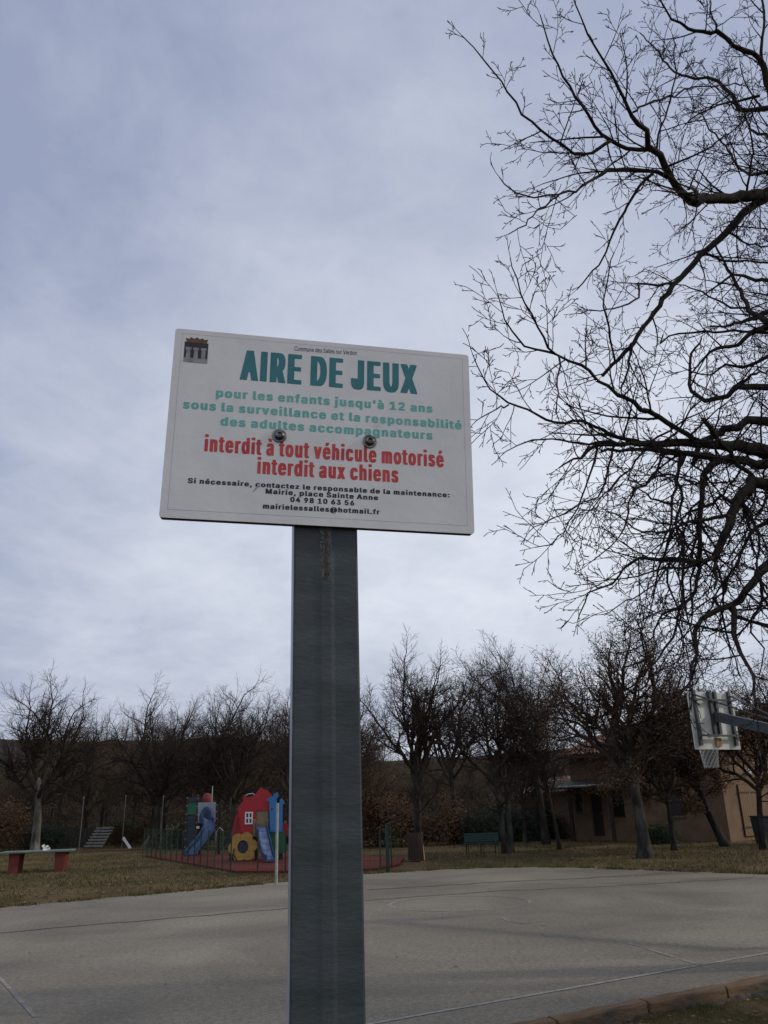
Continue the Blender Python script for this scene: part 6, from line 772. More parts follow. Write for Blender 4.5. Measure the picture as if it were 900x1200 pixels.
# ------------------------------------------------------------------ playground fence: green posts and wire
fn = empty('wire_fence', (-4.5, 26, 0), 0, 'dark green wire fence on thin posts around the red playground surface', 'fence')
FP = [(-11.0, 39.0), (-7.7, 32.4), (-4.75, 26.0), (-3.1, 25.45), (-.4, 25.4), (.25, 27.3)]
FH = 1.15; b = MB(); pl = MB(); first = None
for a, c in zip(FP, FP[1:]):
    a, c = Vector(a), Vector(c); n = max(1, round((c-a).length/.95))
    gate = (a.x == -3.1)
    for k in range(n):
        p = a.lerp(c, k/n); q = p-Vector((-4.5, 26)); h = FH+rnd.uniform(-.04, .05)
        if gate and 0 < k < n: continue
        o = MB(); o.tube([(0, 0, -.1), (rnd.uniform(-.02, .02), 0, h)], .022, 6); o.build('fence_post', 'green_metal', fn, loc=(q.x, q.y, 0))
        if gate: continue
        p2 = a.lerp(c, (k+1)/n)-Vector((-4.5, 26)); L = (p2-q).length
        for z in [.08+.17*i for i in range(7)]: b.tube([(q.x, q.y, z), (p2.x, p2.y, z)], .0035, 3, False)
        m_ = int(L/.13)
        for i in range(1, m_): r_ = q.lerp(p2, i/m_); b.tube([(r_.x, r_.y, .05), (r_.x, r_.y, FH-.05)], .003, 3, False)
tag(b.build('wire_mesh', 'green_metal', fn), kind='stuff')
o = empty('green_post', (-.18, 24.5, 0), 0, 'thicker dark green metal post just right of the sign post', 'post')
b = MB(); b.box((0, 0, .55), (.10, .10, 1.3)); b.build('column', 'green_metal', o); b = MB(); b.box((0, 0, 1.215), (.12, .12, .025)); b.build('cap', 'green_metal', o)
b = MB(); b.box((0, 0, -.09), (.16, .16, .02)); b.build('foot_plate', 'green_metal', o)

# wooden litter bin in front of the first big trunk
o = empty('litter_bin', (.72, 29.6, 0), 0, 'round brown wooden bin standing against the trunk beside the playground', 'bin')
for k in range(16):
    a = 2*math.pi*k/16; b = MB(); b.box((0, 0, .42), (.085, .025, .84)); s_ = b.build('slat', 'wood_bin', o); s_.location = (.25*math.cos(a), .25*math.sin(a), rnd.uniform(-.01, .02)); s_.rotation_euler = (0, 0, a+math.pi/2)
b = MB(); b.tube([(0, 0, .03), (0, 0, .78)], .225, 14); b.build('liner', 'navy', o)
for z in (.2, .68):
    b = MB(); b.ring((0, 0, z), .268, .012, (0, 0, 1), 20, 4); b.build('hoop_band', 'dark_wood', o)
o = empty('wooden_stick', (1.0, 29.4, 0), 0, 'pale yellow stick leaning beside the brown wooden bin', 'stick')
b = MB(); b.tube([(0, 0, 0), (-.04, .12, .45), (-.06, .24, .85)], [.02, .018, .012], 7); b.build('shaft', 'wood_yellow', o)

# park bench
bn = empty('park_bench', (3.15, 31.9, 0), rad(8), 'dark teal slatted park bench facing us beside the double trunk', 'bench')
for i, y in enumerate((-.24, -.14, -.04, .06)):
    b = MB(); b.box((0, y, .38), (1.32, .085, .03)); b.build('seat_slat', 'teal_bench', bn, bevel=.006)
for i in range(4):
    b = MB(); b.box((.04, .13+i*.02, .45+i*.075), (1.28, .03, .066), Matrix.Rotation(rad(-14), 3, 'X')); b.build('back_slat', 'teal_bench', bn, bevel=.006)
for x in (-.54, 0, .54):
    b = MB(); b.tube([(x, -.26, 0), (x, -.2, .36), (x, .08, .36), (x, .21, .70)], .018, 6); b.tube([(x, .08, .36), (x, .22, 0)], .018, 6); b.build('leg', 'green_metal', bn)

# bits at the far left: leaning slatted pallet, board fence, thin poles, planks
pa = empty('wooden_pallet', (-17.6, 52.0, 0), rad(-6), 'grey slatted wooden ramp leaning near the board fence', 'pallet')
TL = Matrix.Rotation(rad(-38), 3, 'X')
for i in range(7):
    b = MB(); b.box((0, 0, 0), (1.15, .11, .03)); o = b.build('slat', 'wood_grey', pa); o.location = (.05*i, i*.13, .1+i*.16); o.rotation_euler = (rad(50), 0, 0)
for x in (-.45, .45):
    b = MB(); vs = [(x, -.05, 0), (x+.08, -.05, 0), (x+.38, .85, 1.1), (x+.30, .85, 1.1), (x, .03, 0), (x+.08, .03, 0), (x+.38, .93, 1.1), (x+.30, .93, 1.1)]
    b.add(vs, [(0, 1, 2, 3), (7, 6, 5, 4), (0, 4, 5, 1), (1, 5, 6, 2), (2, 6, 7, 3), (3, 7, 4, 0)]); b.build('bearer', 'wood_grey', pa)
bf = empty('board_fence', (-21.5, 55, 0), rad(2), 'dark fence of upright boards behind the concrete table', 'fence')
proto = None
for i in range(30):
    if proto is None: b = MB(); b.box((0, 0, .55), (.19, .025, 1.15)); proto = b.build('board', 'wood_dark', bf); o = proto
    else: o = proto.copy(); COL.objects.link(o); o.parent = bf
    o.location = (-2.9+i*.215, 0, rnd.uniform(-.05, .05)); o.rotation_euler = (0, rnd.uniform(-.01, .01), 0)
b = MB(); b.box((.2, .04, 1.0), (6.5, .04, .08)); b.build('rail', 'wood_dark', bf)
for i, (x, y, h, lab) in enumerate([(-16.6, 34.5, 2.6, 'thin grey pole at the left edge of the photo behind the table'), (-15.6, 44, 2.6, 'thin pole standing behind the left end of the table'), (-14.4, 47, 2.7, 'thin pole standing beside the grey slatted ramp'), (-12.1, 46, 2.6, 'thin pole standing between the slatted ramp and the red playground')]):
    o = empty('slender_pole', (x, y, 0), 0, lab, 'pole', 'slender grey poles behind the concrete table')
    b = MB(); b.tube([(0, 0, -.1), (0.02, 0, h)], .02, 8); b.build('shaft', 'pole', o); b = MB(); b.tube([(0.02, 0, h), (0.02, 0, h+.03)], [.04, .02], 8); b.build('cap', 'post_grey', o)
for i, (x, y, a, t_, m_, lab) in enumerate([(-14.9, 49.5, .5, rad(-38), 'white', 'short white plank propped up left of the playground fence'), (-14.1, 50.5, .6, rad(35), 'wood_grey', 'short grey plank propped the other way beside the white plank')]):
    b = MB(); b.box((0, 0, .28), (.14, .04, .75), Matrix.Rotation(t_, 3, 'Y')); o = b.build('plank', m_); o.location = (x, y, 0); tag(o, lab, 'plank')
o = empty('dark_bin', (14.1, 34.0, -.02), 0, 'dark grey refuse bin in front of the brown shutters', 'bin')
b = MB(); vs = [(sx*w, sy*w*1.05, z) for z, w in ((0, .22), (.95, .28)) for sx in (-1, 1) for sy in (-1, 1)]; b.add(vs, [(0, 1, 3, 2), (4, 6, 7, 5), (0, 4, 5, 1), (2, 3, 7, 6), (0, 2, 6, 4), (1, 5, 7, 3)]); b.build('body', 'bin_grey', o, bevel=.02)
b = MB(); b.box((0, -.02, .985), (.60, .66, .06)); b.build('lid', 'bin_grey', o, bevel=.02)
# ------------------------------------------------------------------ trees
def wander(r, p, d, L, n, w, up=0.0, droop=0.0):
    P = [p.copy()]; q = p.copy(); d = d.copy()
    for i in range(n):
        d = d+Vector((r.uniform(-1, 1), r.uniform(-1, 1), r.uniform(-1, 1)))*w+Vector((0, 0, up-droop*i/n)); d.normalize(); q = q+d*(L/n); P.append(q.copy())
    return P
def side_dir(r, d, ang, phi):
    u = d.orthogonal().normalized(); v = d.cross(u); return (d*math.cos(ang)+(u*math.cos(phi)+v*math.sin(phi))*math.sin(ang)).normalized()
def along(P, t):
    x = t*(len(P)-1); i = min(int(x), len(P)-2); return P[i].lerp(P[i+1], x-i), (P[i+1]-P[i]).normalized()
def branch(r, mb, tips, p, d, L, rd, lv, spec):
    """spec[lv] = (segments, wander, up, children, length ratio, angle lo, angle hi, sides)"""
    n, w, up, nc, lr, a0, a1, k = spec[lv]
    P = wander(r, p, d, L, n, w, up); rr = [max(.0065, rd*(1-.66*i/n)) for i in range(n+1)]
    mb.tube(P, rr, k, False)
    if lv == len(spec)-1: tips.append((P[-1], (P[-1]-P[-2]).normalized())); return
    ph = r.uniform(0, 6.28); nc_ = max(1, nc+r.choice((-1, 0, 0, 1)))
    for c in range(nc_):
        t = .22+.78*(c+r.uniform(.1, .9))/nc_; t = min(t, 1); q, dd = along(P, t); ph += 2.4+r.uniform(-.5, .5)
        branch(r, mb, tips, q, side_dir(r, dd, r.uniform(a0, a1), ph), L*lr*r.uniform(.7, 1.25)*(1.15-.35*t), rd*(1-.62*t)*.62, lv+1, spec)
    branch(r, mb, tips, P[-1], (P[-1]-P[-2]).normalized(), L*lr, rd*.36, lv+1, spec)
SPEC = [(10, .19, .055, 9, .36, .5, 1.05, 6), (7, .24, .06, 6, .48, .45, 1.05, 5), (5, .25, .05, 6, .46, .45, 1.05, 3), (3, .22, .03, 0, 0, 0, 0, 3)]
SPECD = [(12, .27, .055, 10, .42, .6, 1.2, 6), (8, .30, .07, 7, .46, .5, 1.15, 5), (5, .28, .05, 6, .44, .45, 1.05, 3), (3, .22, .03, 0, 0, 0, 0, 3)]
def oak(seed, H, fork=.34, spread=.75, tr=.19, limbs=7, lean=(0, 0), twin=False, leaves=0, spec=SPECD, low=2):
    """short trunk that breaks into long crooked limbs fanning out to a broad crown, with a few low side limbs"""
    r = random.Random(seed); tb, cb, tips = MB(), MB(), []
    stems = [(Vector((0, 0, -.15)), Vector((lean[0], lean[1], 1)).normalized(), 1.0)]
    if twin: stems = [(Vector((-.14, 0, -.15)), Vector((-.10, 0, 1)).normalized(), 1.0), (Vector((.16, .03, -.15)), Vector((.10, .05, 1)).normalized(), .85)]
    for p0, d0, sc in stems:
        T = wander(r, p0, d0, H*(fork+.16)+.15, 9, .04, .02); nT = len(T)
        rr = [tr*sc*(1.5 if i == 0 else 1.15 if i == 1 else 1)*(1-.42*i/(nT-1)) for i in range(nT)]
        tb.tube(T, rr, 10); n_ = limbs if not twin else max(4, limbs-2)
        for c in range(n_):
            f = (fork+.16*(c/(n_-1)))/(fork+.16); q, dd = along(T, min(f, .999)); ph = c*2.4+r.uniform(-.4, .4)
            sp_ = 1.12*spread*(1.2-.72*c/(n_-1))
            d = (Vector((math.cos(ph)*sp_, math.sin(ph)*sp_, 1))+dd*.2).normalized()
            branch(r, cb, tips, q, d, H*(.50+.06*c/n_)*r.uniform(.85, 1.08), tr*sc*r.uniform(.44, .58), 0, spec)
        for c in range(low):
            q, dd = along(T, r.uniform(.45, .8)); ph = r.uniform(0, 6.28); d = Vector((math.cos(ph), math.sin(ph), .25)).normalized()
            branch(r, cb, tips, q, d, H*.26, tr*sc*.22, 0, [(8, .22, .03, 5, .36, .5, 1.05, 5)]+spec[1:])
    zmax = sorted(v[2] for v in cb.v)[int(len(cb.v)*.998)]; k = H/zmax
    for m_ in (tb, cb): m_.v = [(x*k, y*k, z*k) for x, y, z in m_.v]
    lb = None
    if leaves:
        lb = MB()
        for p, d in tips:
            p = p*k
            for _ in range(int(math.ceil(leaves)) if r.random() < min(.8, .6*leaves) else 0):
                c = p+Vector((r.gauss(0, .09), r.gauss(0, .09), r.gauss(0, .09))); u = Vector((r.uniform(-1, 1), r.uniform(-1, 1), r.uniform(-1, 1))).normalized()*r.uniform(.028, .05); w = u.orthogonal().normalized()*r.uniform(.014, .026)
                lb.add([c-u, c+w, c+u, c-w], [(0, 1, 2, 3)])
    return tb, cb, lb
def plant(name, x, y, z, rz, data, label, cat, group=None, bark='bark_far', leafm='leaf', sc=1):
    o = empty(name, (x, y, z), rz, label, cat, group); o.scale = (sc, sc, sc)
    tb, cb, lb = data
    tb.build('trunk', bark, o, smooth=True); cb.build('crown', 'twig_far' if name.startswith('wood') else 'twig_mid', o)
    if lb: tag(lb.build('dead_leaves', leafm, o), kind='stuff')
    return o
OAK = 'bare_oak_tree'
plant(OAK, -18.6, 46, 0, .3, oak(11, 9.3, .30, 1.05, .27, 10), 'tall rounded bare oak with a pale trunk at the left behind the table', 'tree', bark='bark_left')
plant(OAK, .86, 30.8, 0, 0, oak(21, 7.4, .36, .62, .19, 8, (.02, 0)), 'tall narrow bare oak just right of the sign post, behind the brown bin', 'tree')
plant(OAK, 2.9, 43, 0, 1.3, oak(22, 9.2, .34, .8, .22, 8, (-.03, 0), leaves=.25), 'bare oak set back between the brown bin and the teal bench', 'tree')
plant(OAK, 4.25, 33.2, 0, .5, oak(23, 7.9, .36, .75, .18, 8, twin=True, leaves=.35), 'double-trunked bare oak with pale bark directly right of the bench', 'tree', bark='bark_pale')
plant(OAK, 6.7, 39.2, 0, 2.2, oak(24, 9.0, .42, .85, .20, 9, leaves=.2), 'bare oak with a straight dark trunk left of the pink house', 'tree')
plant(OAK, 7.80, 27.9, 0, 1.1, oak(25, 7.3, .34, 1.15, .24, 11, (.035, -.07), leaves=2.0, low=3), 'broad oak with thick bluish trunk in front of the house, crown full of brown leaves', 'tree', bark='bark_pale')
plant(OAK, 6.4, 34.5, 0, 4.0, oak(26, 6.3, .36, .6, .11, 6, (.05, 0), leaves=.4), 'slim oak with a forked stem beside the left end of the house', 'tree')
plant('leaning_oak_tree', 12.4, 33.3, 0, 2.6, oak(27, 5.8, .44, 1.0, .20, 9, (.42, .2), leaves=2.4), 'dark oak leaning left across the corner of the pink house', 'tree')
plant(OAK, 12.6, 30.5, 0, 1.0, oak(28, 6.0, .36, 1.2, .15, 9, (-.05, 0), leaves=2.4), 'oak with brown leaves behind the backboard in front of the brown shutters', 'tree')
plant(OAK, -13.6, 50, 0, 2.0, oak(31, 9.2, .26, 1.0, .25, 9), 'spreading bare oak standing behind the left part of the playground', 'tree')
plant(OAK, -9.8, 52, 0, 2.7, oak(32, 9.6, .3, .9, .22, 9, leaves=.15), 'bare oak rising behind the tower with the curved slide', 'tree')
plant(OAK, -5.9, 50, 0, .7, oak(33, 8.6, .3, .85, .20, 8, leaves=.4), 'bare oak rising behind the red play house', 'tree')
plant(OAK, -2.7, 47, 0, 3.3, oak(34, 8.4, .3, .85, .20, 8, leaves=1), 'brown-leaved oak partly hidden behind the sign post', 'tree')
# wood behind: copies of four trees
base = []
for i, sd_ in enumerate((41, 42, 43, 44)):
    base.append(plant('wood_oak_tree', 0, 0, 0, 0, oak(sd_, 9.0, .28, .85, .19, 8, spec=SPEC, leaves=(.3, 1.0, .5, 1.8)[i]), 'bare brown oak in the wood behind the park', 'tree', 'bare oaks of the wood behind the park'))
r = random.Random(99); spots = []
for row, (Y, st_, hh) in enumerate(((56, 3.6, .98), (64, 3.9, 1.12), (73, 4.3, 1.22), (84, 4.8, 1.30))):
    x = -Y*.60
    while x < Y*.62:
        px = x/Y
        if not (row == 0 and px > .22) and not (px > .10 and px < .62 and row < 1): spots.append((x+r.uniform(-1, 1), Y+r.uniform(-3, 3), hh*(.66 if px < -.40 else .94 if px < -.02 else .60)*r.uniform(.84, 1.04)))
        x += st_*r.uniform(.8, 1.2)
for i, (x, y, s_) in enumerate(spots):
    o = base[i] if i < 4 else copy_tree(base[r.randrange(4)])
    o.location = (x, y, -.1); o.rotation_euler = (0, 0, r.uniform(0, 6.28)); o.scale = (s_*r.uniform(.9, 1.15),)*2+(s_,)
plant(OAK, 9.9, 31.6, 0, 1.9, oak(29, 5.4, .32, 1.2, .12, 8, leaves=2.4), 'low brown-leaved oak screening the shaded wall of the pink house', 'tree')
plant(OAK, 6.2, 41.8, 0, 5.1, oak(30, 6.2, .28, 1.0, .14, 7, leaves=1), 'small oak hiding the tiled annexe beside the house', 'tree')
plant('added_shade_oak_tree', 10.8, 5.7, 0, 1.0, oak(51, 9.8, .22, .95, .28, 11, leaves=9, low=3), 'dense evergreen oak added out of view on the right to shade the near court', 'tree', leafm='ever')  # unseen tree, added so its crown keeps sun off the near court
plant('added_shade_oak_tree', 15.5, 2.0, 0, 2.0, oak(52, 9.5, .24, .95, .28, 10, leaves=6, low=3), 'second evergreen oak added out of view to the right to dim the near ground', 'tree', leafm='ever')  # also added unseen, to cut sun and sky light
# shrubs: evergreen undergrowth and brown scrub, each its own mound of leaf-sized faces
def shrub(seed, w, h, n, ls):
    r = random.Random(seed); b = MB(); st_ = MB(); lobes = [(r.uniform(-.5, .5)*w, r.uniform(-.5, .5)*w*.6, r.uniform(.25, .7)*h, r.uniform(.28, .5)*w) for _ in range(9)]
    for i in range(n):
        lx, ly, lz, lr = r.choice(lobes); v = Vector((r.gauss(0, 1), r.gauss(0, 1), r.gauss(0, 1))).normalized()*lr*r.uniform(.35, 1.05)
        c = Vector((lx+v.x, ly+v.y, max(.02, lz+v.z*h/w*1.1))); u = Vector((r.uniform(-1, 1), r.uniform(-1, 1), r.uniform(-1, 1))).normalized()*ls*r.uniform(.6, 1.3); w_ = u.orthogonal().normalized()*ls*.45
        b.add([c-u, c+w_, c+u, c-w_], [(0, 1, 2, 3)])
    for i in range(7):
        a = r.uniform(0, 6.28); st_.tube(wander(r, Vector((.1*math.cos(a), .1*math.sin(a), -.1)), Vector((math.cos(a)*.6, math.sin(a)*.6, 1)).normalized(), h*.9, 5, .2), [.03, .025, .02, .015, .01, .006], 4, False)
    return b, st_
sp = []
for i, (w, h, lm) in enumerate(((2.6, 1.6, 'ever'), (3.2, 2.1, 'leaf_olive'), (2.6, 2.2, 'leaf'))):
    b, s_ = shrub(60+i, w, h, 5200, .075); o = empty('shrub', (0, 0, 0)); fo = b.build('foliage', lm, o); fo['kind'] = 'stuff'; s_.build('stems', 'bark_far', o); sp.append(o)
SH = [(0, 4.5, 43.5, 1.0, 'dark evergreen shrub behind the teal bench'), (0, 6.3, 45, 1.1, 'dark evergreen shrub left of the straight dark trunk beside the house'), (0, 2.4, 47, 1.0, 'dark evergreen shrub behind the set-back oak'), (0, 8.0, 46.5, 1.0, 'dark evergreen shrub against the left end of the annexe'),
      (0, 10.9, 36.8, .5, 'low dark shrub at the foot of the shaded house wall'), (2, 1.3, 42, 1.1, 'rusty brown shrub behind the playground right of the sign post'), (2, -.7, 43, 1.2, 'rusty brown shrub directly behind the sign post'), (1, -3.4, 44, 1.0, 'dull olive shrub behind the red play house'),
      (1, -7.6, 46, 1.1, 'dull olive shrub between the slide tower and the red play house'), (0, -11.3, 47, .8, 'dark shrub left of the slide tower'), (2, -15.5, 53, .7, 'brown shrub beside the propped planks'), (0, -20.2, 52, .9, 'dark shrub behind the pale oak trunk'), (2, -23.5, 50, 1.3, 'rusty brown shrub left of the pale oak trunk'), (0, -17.2, 58, 1.0, 'dark shrub over the right end of the board fence')]
seen = set()
for t_, x, y, s_, lab in SH:
    o = sp[t_] if t_ not in seen else copy_tree(sp[t_]); seen.add(t_)
    o.location = (x, y, -.05); o.scale = (s_, s_, s_); o.rotation_euler = (0, 0, r.uniform(0, 6)); tag(o, lab, 'shrub', 'shrubs under the trees')
# far-off wood that closes the view
b = MB(); r = random.Random(5)
for i in range(90000):
    y = r.uniform(88, 125); x = r.uniform(-.75, .75)*y; h = (6.2+1.8*noise.noise(Vector((x*.12, y*.1, 4)))+1.3*noise.noise(Vector((x*.5, y*.4, 4))))*(y/100)
    z = h*r.random()**.6; c = Vector((x, y, z)); L = .75
    u = Vector((r.uniform(-1, 1), r.uniform(-1, 1), r.uniform(-.2, 1.6))).normalized()*L*r.uniform(.5, 1.3); w_ = u.orthogonal().normalized()*r.uniform(.02, .075)
    b.add([c-u-w_, c-u+w_, c+u], [(0, 1, 2)])
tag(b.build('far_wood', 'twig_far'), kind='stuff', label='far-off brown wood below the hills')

# ------------------------------------------------------------------ the near leafless tree at the right
near = empty('leafless_oak_tree', (5.3, 9.35, -.1), 0, 'large leafless tree whose dark branches reach in from the right edge', 'tree')
NO = Vector(near.location)
r = random.Random(17)
tp = [Vector(q) for q in ((5.3, 9.35, -.3), (5.28, 9.35, .4), (5.22, 9.4, 1.4), (5.18, 9.5, 2.6), (5.12, 9.6, 3.6), (5.15, 9.3, 4.8), (5.4, 9.0, 6.2), (5.75, 8.8, 7.6), (6.15, 8.7, 9.2), (6.5, 8.8, 10.8), (6.9, 8.8, 12.2))]
tr_ = [.34, .27, .235, .22, .21, .18, .15, .125, .10, .07, .03]
b = MB(); b.tube([p-NO for p in tp], tr_, 14); b.build('trunk', 'bark', near, smooth=True)
TW = [(7, .15, .03, 4, .50, .5, 1.0, 4), (5, .15, .02, 3, .46, .45, .9, 3), (3, .14, .01, 2, .38, .4, .9, 3), (2, .12, 0, 0, 0, 0, 0, 3)]
TWs = TW[1:]
def tbranch(r, mb, p, d, L, rd, lv, rmin=.0031):
    n, w, up, nc, lr, a0, a1, k = TW[lv]
    P = wander(r, p, d, L, n, w, up); rr = [max(rmin, rd*(1-.65*i/n)) for i in range(n+1)]; mb.tube([q-NO for q in P], rr, k, False)
    if lv == len(TW)-1: return P
    ph = r.uniform(0, 6.28)
    for c in range(max(2, nc+r.choice((-1, 0, 1)))):
        t = .15+.85*(c+r.uniform(.1, .9))/nc; t = min(t, 1); q, dd = along(P, t); ph += 2.4+r.uniform(-.5, .5)
        tbranch(r, mb, q, side_dir(r, dd, r.uniform(a0, a1), ph), L*lr*r.uniform(.6, 1.3)*(1.1-.35*t), max(rmin, rd*(1-.65*t)*.6), lv+1)
    return P
def dress(r, mb, P, R, dens, Lm=.75):
    """side shoots along a limb"""
    d = 0; nxt = r.uniform(.02, .15); ph = r.uniform(0, 6)
    tot = sum((b_-a).length for a, b_ in zip(P, P[1:]))
    for i, (a, b_) in enumerate(zip(P, P[1:])):
        L = (b_-a).length; dd = (b_-a).normalized()
        while d+L > nxt:
            f = (nxt-d)/L; q = a.lerp(b_, f); rd = R[i]+(R[i+1]-R[i])*f; ph += 2.4+r.uniform(-.7, .7)
            s_ = nxt/tot; Ls = Lm*r.uniform(.35, 1.15)*(1.0-.55*s_); lv = 0 if Ls > .45 else (1 if Ls > .2 else 2)
            tbranch(r, mb, q, side_dir(r, dd, r.uniform(.6, 1.2), ph), Ls, min(rd*.6, .0040+.010*Ls), lv)
            nxt += dens*r.uniform(.5, 1.5)
        d += L
def jitterline(r, P, R, seg=.10, w=.010):
    oP, oR = [], []
    for i, (a, b_) in enumerate(zip(P, P[1:])):
        n = max(1, int((b_-a).length/seg))
        for k in range(n):
            f = k/n; p0 = P[i-1] if i else a; p3 = P[i+2] if i+2 < len(P) else b_
            q = .5*((2*a)+(b_-p0)*f+(2*p0-5*a+4*b_-p3)*f*f+(3*a-p0-3*b_+p3)*f**3)
            oP.append(q+Vector((r.gauss(0, w), r.gauss(0, w), r.gauss(0, w)))*(1 if (i or k) else 0)); oR.append((R[i]+(R[i+1]-R[i])*f)*r.uniform(.93, 1.10))
    oP.append(P[-1]); oR.append(R[-1]); return oP, oR
def limb(P, R, dens, Lm=.75):
    P2, R2 = jitterline(r, P, R); big = R[0] > .02
    b = MB(); b.tube([p-NO for p in P2], R2, 10 if big else 6); o = b.build('limb', 'bark' if big else 'twig', near, smooth=True)
    t = MB(); dress(r, t, P2, R2, dens, Lm); tbranch(r, t, P2[-1], (P2[-1]-P2[-2]).normalized(), .18, .0028, 2)
    tag(t.build('twigs', 'twig', o), kind='stuff'); return P2
for root, pts in LIMBS:
    P = [Vector(q[:3]) for q in pts]; R = [q[3] for q in pts]
    if root:      # joins the trunk outside the picture
        a = P[0]; d0 = (P[0]-P[1]).normalized(); z = max(2.4, min(11, a.z-.5-.25*abs(a.z-5))) if a.z > 4 else a.z+1.0
        k = min(range(len(tp)-1), key=lambda i: abs(tp[i].z-z)); f = (z-tp[k].z)/(tp[k+1].z-tp[k].z); j = tp[k].lerp(tp[k+1], f)
        m1 = a+d0*.35; m2 = j.lerp(m1, .5)+Vector((0, 0, .05)); P = [j, m2, m1]+P; R = [R[0]*1.35, R[0]*1.2, R[0]*1.08]+R
    limb(P, R, .175 if R[0] > .01 else .18, .95 if R[0] > .02 else .70)
tang = []
for root, pts in LIMBS:
    for q in pts:
        if 3.3 < q[2] < 5.1 and q[0] > 2.35 and q[3] > .006: tang.append(Vector(q[:3]))
for i in range(34):   # hanging tangle under the heavy limbs
    q = tang[(i*7) % len(tang)]; d = Vector((r.uniform(-.7, .5), r.uniform(-.4, .4), r.uniform(-1.1, .25))).normalized(); P = wander(r, q, d, r.uniform(.6, 1.3), 8, .24, 0)
    limb(P, [.012*(1-.75*k/8) for k in range(9)], .16, .45)
for i in range(13):   # the rest of the crown, away from the picture
    a = i*2.4; z = 3.2+i*.62; k = max(j for j in range(len(tp)) if tp[j].z <= z); j = tp[k]
    ax = rad(-100+200*((i*.618) % 1)); d = Vector((math.cos(ax), math.sin(ax), .45)); P = wander(r, j, d.normalized(), 3.6-.1*i, 9, .14, .03)
    limb(P, [.075*(1-.9*q/9) for q in range(10)], .25, .9)
# a few clinging dead leaves
b = MB()
for c0, n in (((3.05, 7.0, 3.9), 9), ((3.42, 7.55, 3.75), 13), ((2.5, 6.9, 4.5), 7), ((2.9, 6.9, 4.3), 10), ((2.75, 6.7, 3.6), 14), ((3.3, 7.3, 4.4), 6), ((2.6, 6.6, 3.2), 10)):
    for _ in range(n):
        c = Vector(c0)+Vector((r.gauss(0, .10), r.gauss(0, .1), r.gauss(0, .10)))-NO; u = Vector((r.uniform(-1, 1), r.uniform(-1, 1), r.uniform(-1, 1))).normalized()*r.uniform(.016, .032); w_ = u.orthogonal().normalized()*.014; v_ = u.cross(w_).normalized()*.008
        b.add([c-u, c-u*.2+w_+v_, c+u, c-u*.2-w_+v_, c+v_*-.5], [(0, 1, 4), (1, 2, 4), (2, 3, 4), (3, 0, 4)])
tag(b.build('dead_leaves', 'leaf', near), kind='stuff')

# ------------------------------------------------------------------ ground cover
def blades(name, pts, hmin, hmax, w, m, seed):
    r = random.Random(seed); b = MB()
    for (x, y, z) in pts:
        a = r.uniform(0, 6.28); h = r.uniform(hmin, hmax); dx, dy = math.cos(a)*w, math.sin(a)*w; lx, ly = r.gauss(0, h*.45), r.gauss(0, h*.45)
        b.add([(x-dx, y-dy, z-.01), (x+dx, y+dy, z-.01), (x+lx, y+ly, z+h)], [(0, 1, 2)])
    return tag(b.build(name, m), kind='stuff')
r = random.Random(2); pts = []
while len(pts) < 26000:
    s_ = r.uniform(-1, 7); t = -.14-abs(r.gauss(0, .9)); 
    if noise.noise(Vector((s_*2.2, t*2.2, 0))) < -.12 and r.random() < .85: continue
    p = st(s_, t); pts.append((p.x, p.y, gz(s_, t)))
blades('near_grass', pts, .015, .055, .0025, 'grass_blade', 3)
pts = []
while len(pts) < 60000:
    y = 14+46*r.random()**1.3; x = r.uniform(-.62, .62)*y; q = Vector((x, y))-KO; s_, t = q.dot(KE), q.dot(KN)
    inside = False; n = len(C0_)
    for i in range(n):
        a, c = C0_[i], C0_[(i+1) % n]
        if (a.y > y) != (c.y > y) and x < (c.x-a.x)*(y-a.y)/(c.y-a.y)+a.x: inside = not inside
    if inside or t < 0: continue
    if -10.9 < x < .9 and 25 < y < 40.5 and x > -4.6-(y-26)*.5: continue
    if noise.noise(Vector((x*.6, y*.35, 0))) < -.05 and r.random() < .7: continue
    pts.append((x, y, gz(s_, t)))
for i in range(1, len(C0_)):
    a, c = C0_[i], C0_[(i+1) % len(C0_)]
    if i < len(C0_)-1:
        for k in range(int((c-a).length*230)):
            p = a.lerp(c, r.random()); d_ = (c-a).normalized(); q = Vector((-d_.y, d_.x)); o_ = r.gauss(0, .10)
            if noise.noise(Vector((p.x*2.5, p.y*2.5, 3))) < -.15: continue
            p = p-q*(o_-.02); pts.append((p.x, p.y, .0))
blades('far_grass', pts, .03, .10, .014, 'grass_blade', 4)
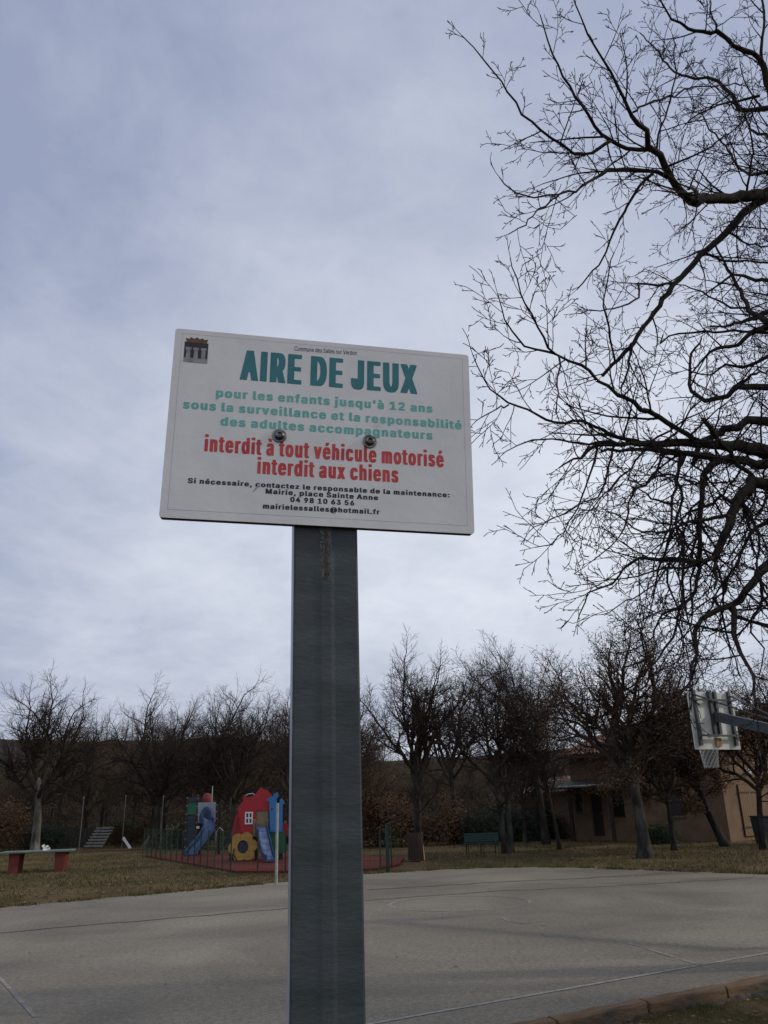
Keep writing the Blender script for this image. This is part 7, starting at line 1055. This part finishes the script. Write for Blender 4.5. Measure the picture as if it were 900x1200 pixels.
def litter(name, n, gen, size, seed):
    r = random.Random(seed); b = MB(); k = 0
    while k < n:
        g = gen(r)
        if g is None: continue
        x, y, z = g; k += 1; a = r.uniform(0, 6.28); l = size*r.uniform(.6, 1.4); w = l*.5; c, s_ = math.cos(a), math.sin(a); lift = [r.uniform(.002, size*.5) for _ in range(4)]
        q = [(-l, 0), (0, w), (l, 0), (0, -w)]; b.add([(x+c*u-s_*v, y+s_*u+c*v, z+lift[i]) for i, (u, v) in enumerate(q)], [(0, 1, 2), (0, 2, 3)])
    return tag(b.build(name, 'litter'), kind='stuff')
def gnear(r):
    s_ = r.uniform(-1, 7); t = -.14-abs(r.gauss(0, .8)); p = st(s_, t); return p.x, p.y, gz(s_, t)+.004
litter('near_leaf_litter', 900, gnear, .022, 6)
def gfar(r):
    y = 15+35*r.random(); x = r.uniform(-.6, .6)*y; q = Vector((x, y))-KO; s_, t = q.dot(KE), q.dot(KN)
    n = len(C0_); inside = False
    for i in range(n):
        a, c = C0_[i], C0_[(i+1) % n]
        if (a.y > y) != (c.y > y) and x < (c.x-a.x)*(y-a.y)/(c.y-a.y)+a.x: inside = not inside
    if inside or t < 0: return None
    return x, y, gz(s_, t)+.01
litter('far_leaf_litter', 9000, gfar, .045, 8)
def gcourt(r):
    s_ = r.uniform(-6, 12); t = r.uniform(.1, 13)
    p = st(s_, t); return p.x, p.y, .002
litter('court_leaves', 150, gcourt, .022, 9)
# clods showing between the kerb and the lawn
b = MB(); r = random.Random(12)
for i in range(60):
    s_ = r.uniform(-1, 7); p = st(s_, r.uniform(-.34, -.18)); R = r.uniform(.015, .04); c = Vector((p.x, p.y, -.125)); k = 7
    vs = [c+Vector((0, 0, R*.8))]+[c+Vector((math.cos(j*6.283/k)*R*r.uniform(.7, 1.3), math.sin(j*6.283/k)*R*r.uniform(.7, 1.3), 0)) for j in range(k)]
    b.add(vs, [(0, 1+j, 1+(j+1) % k) for j in range(k)])
tag(b.build('soil_clods', 'soil'), kind='stuff')
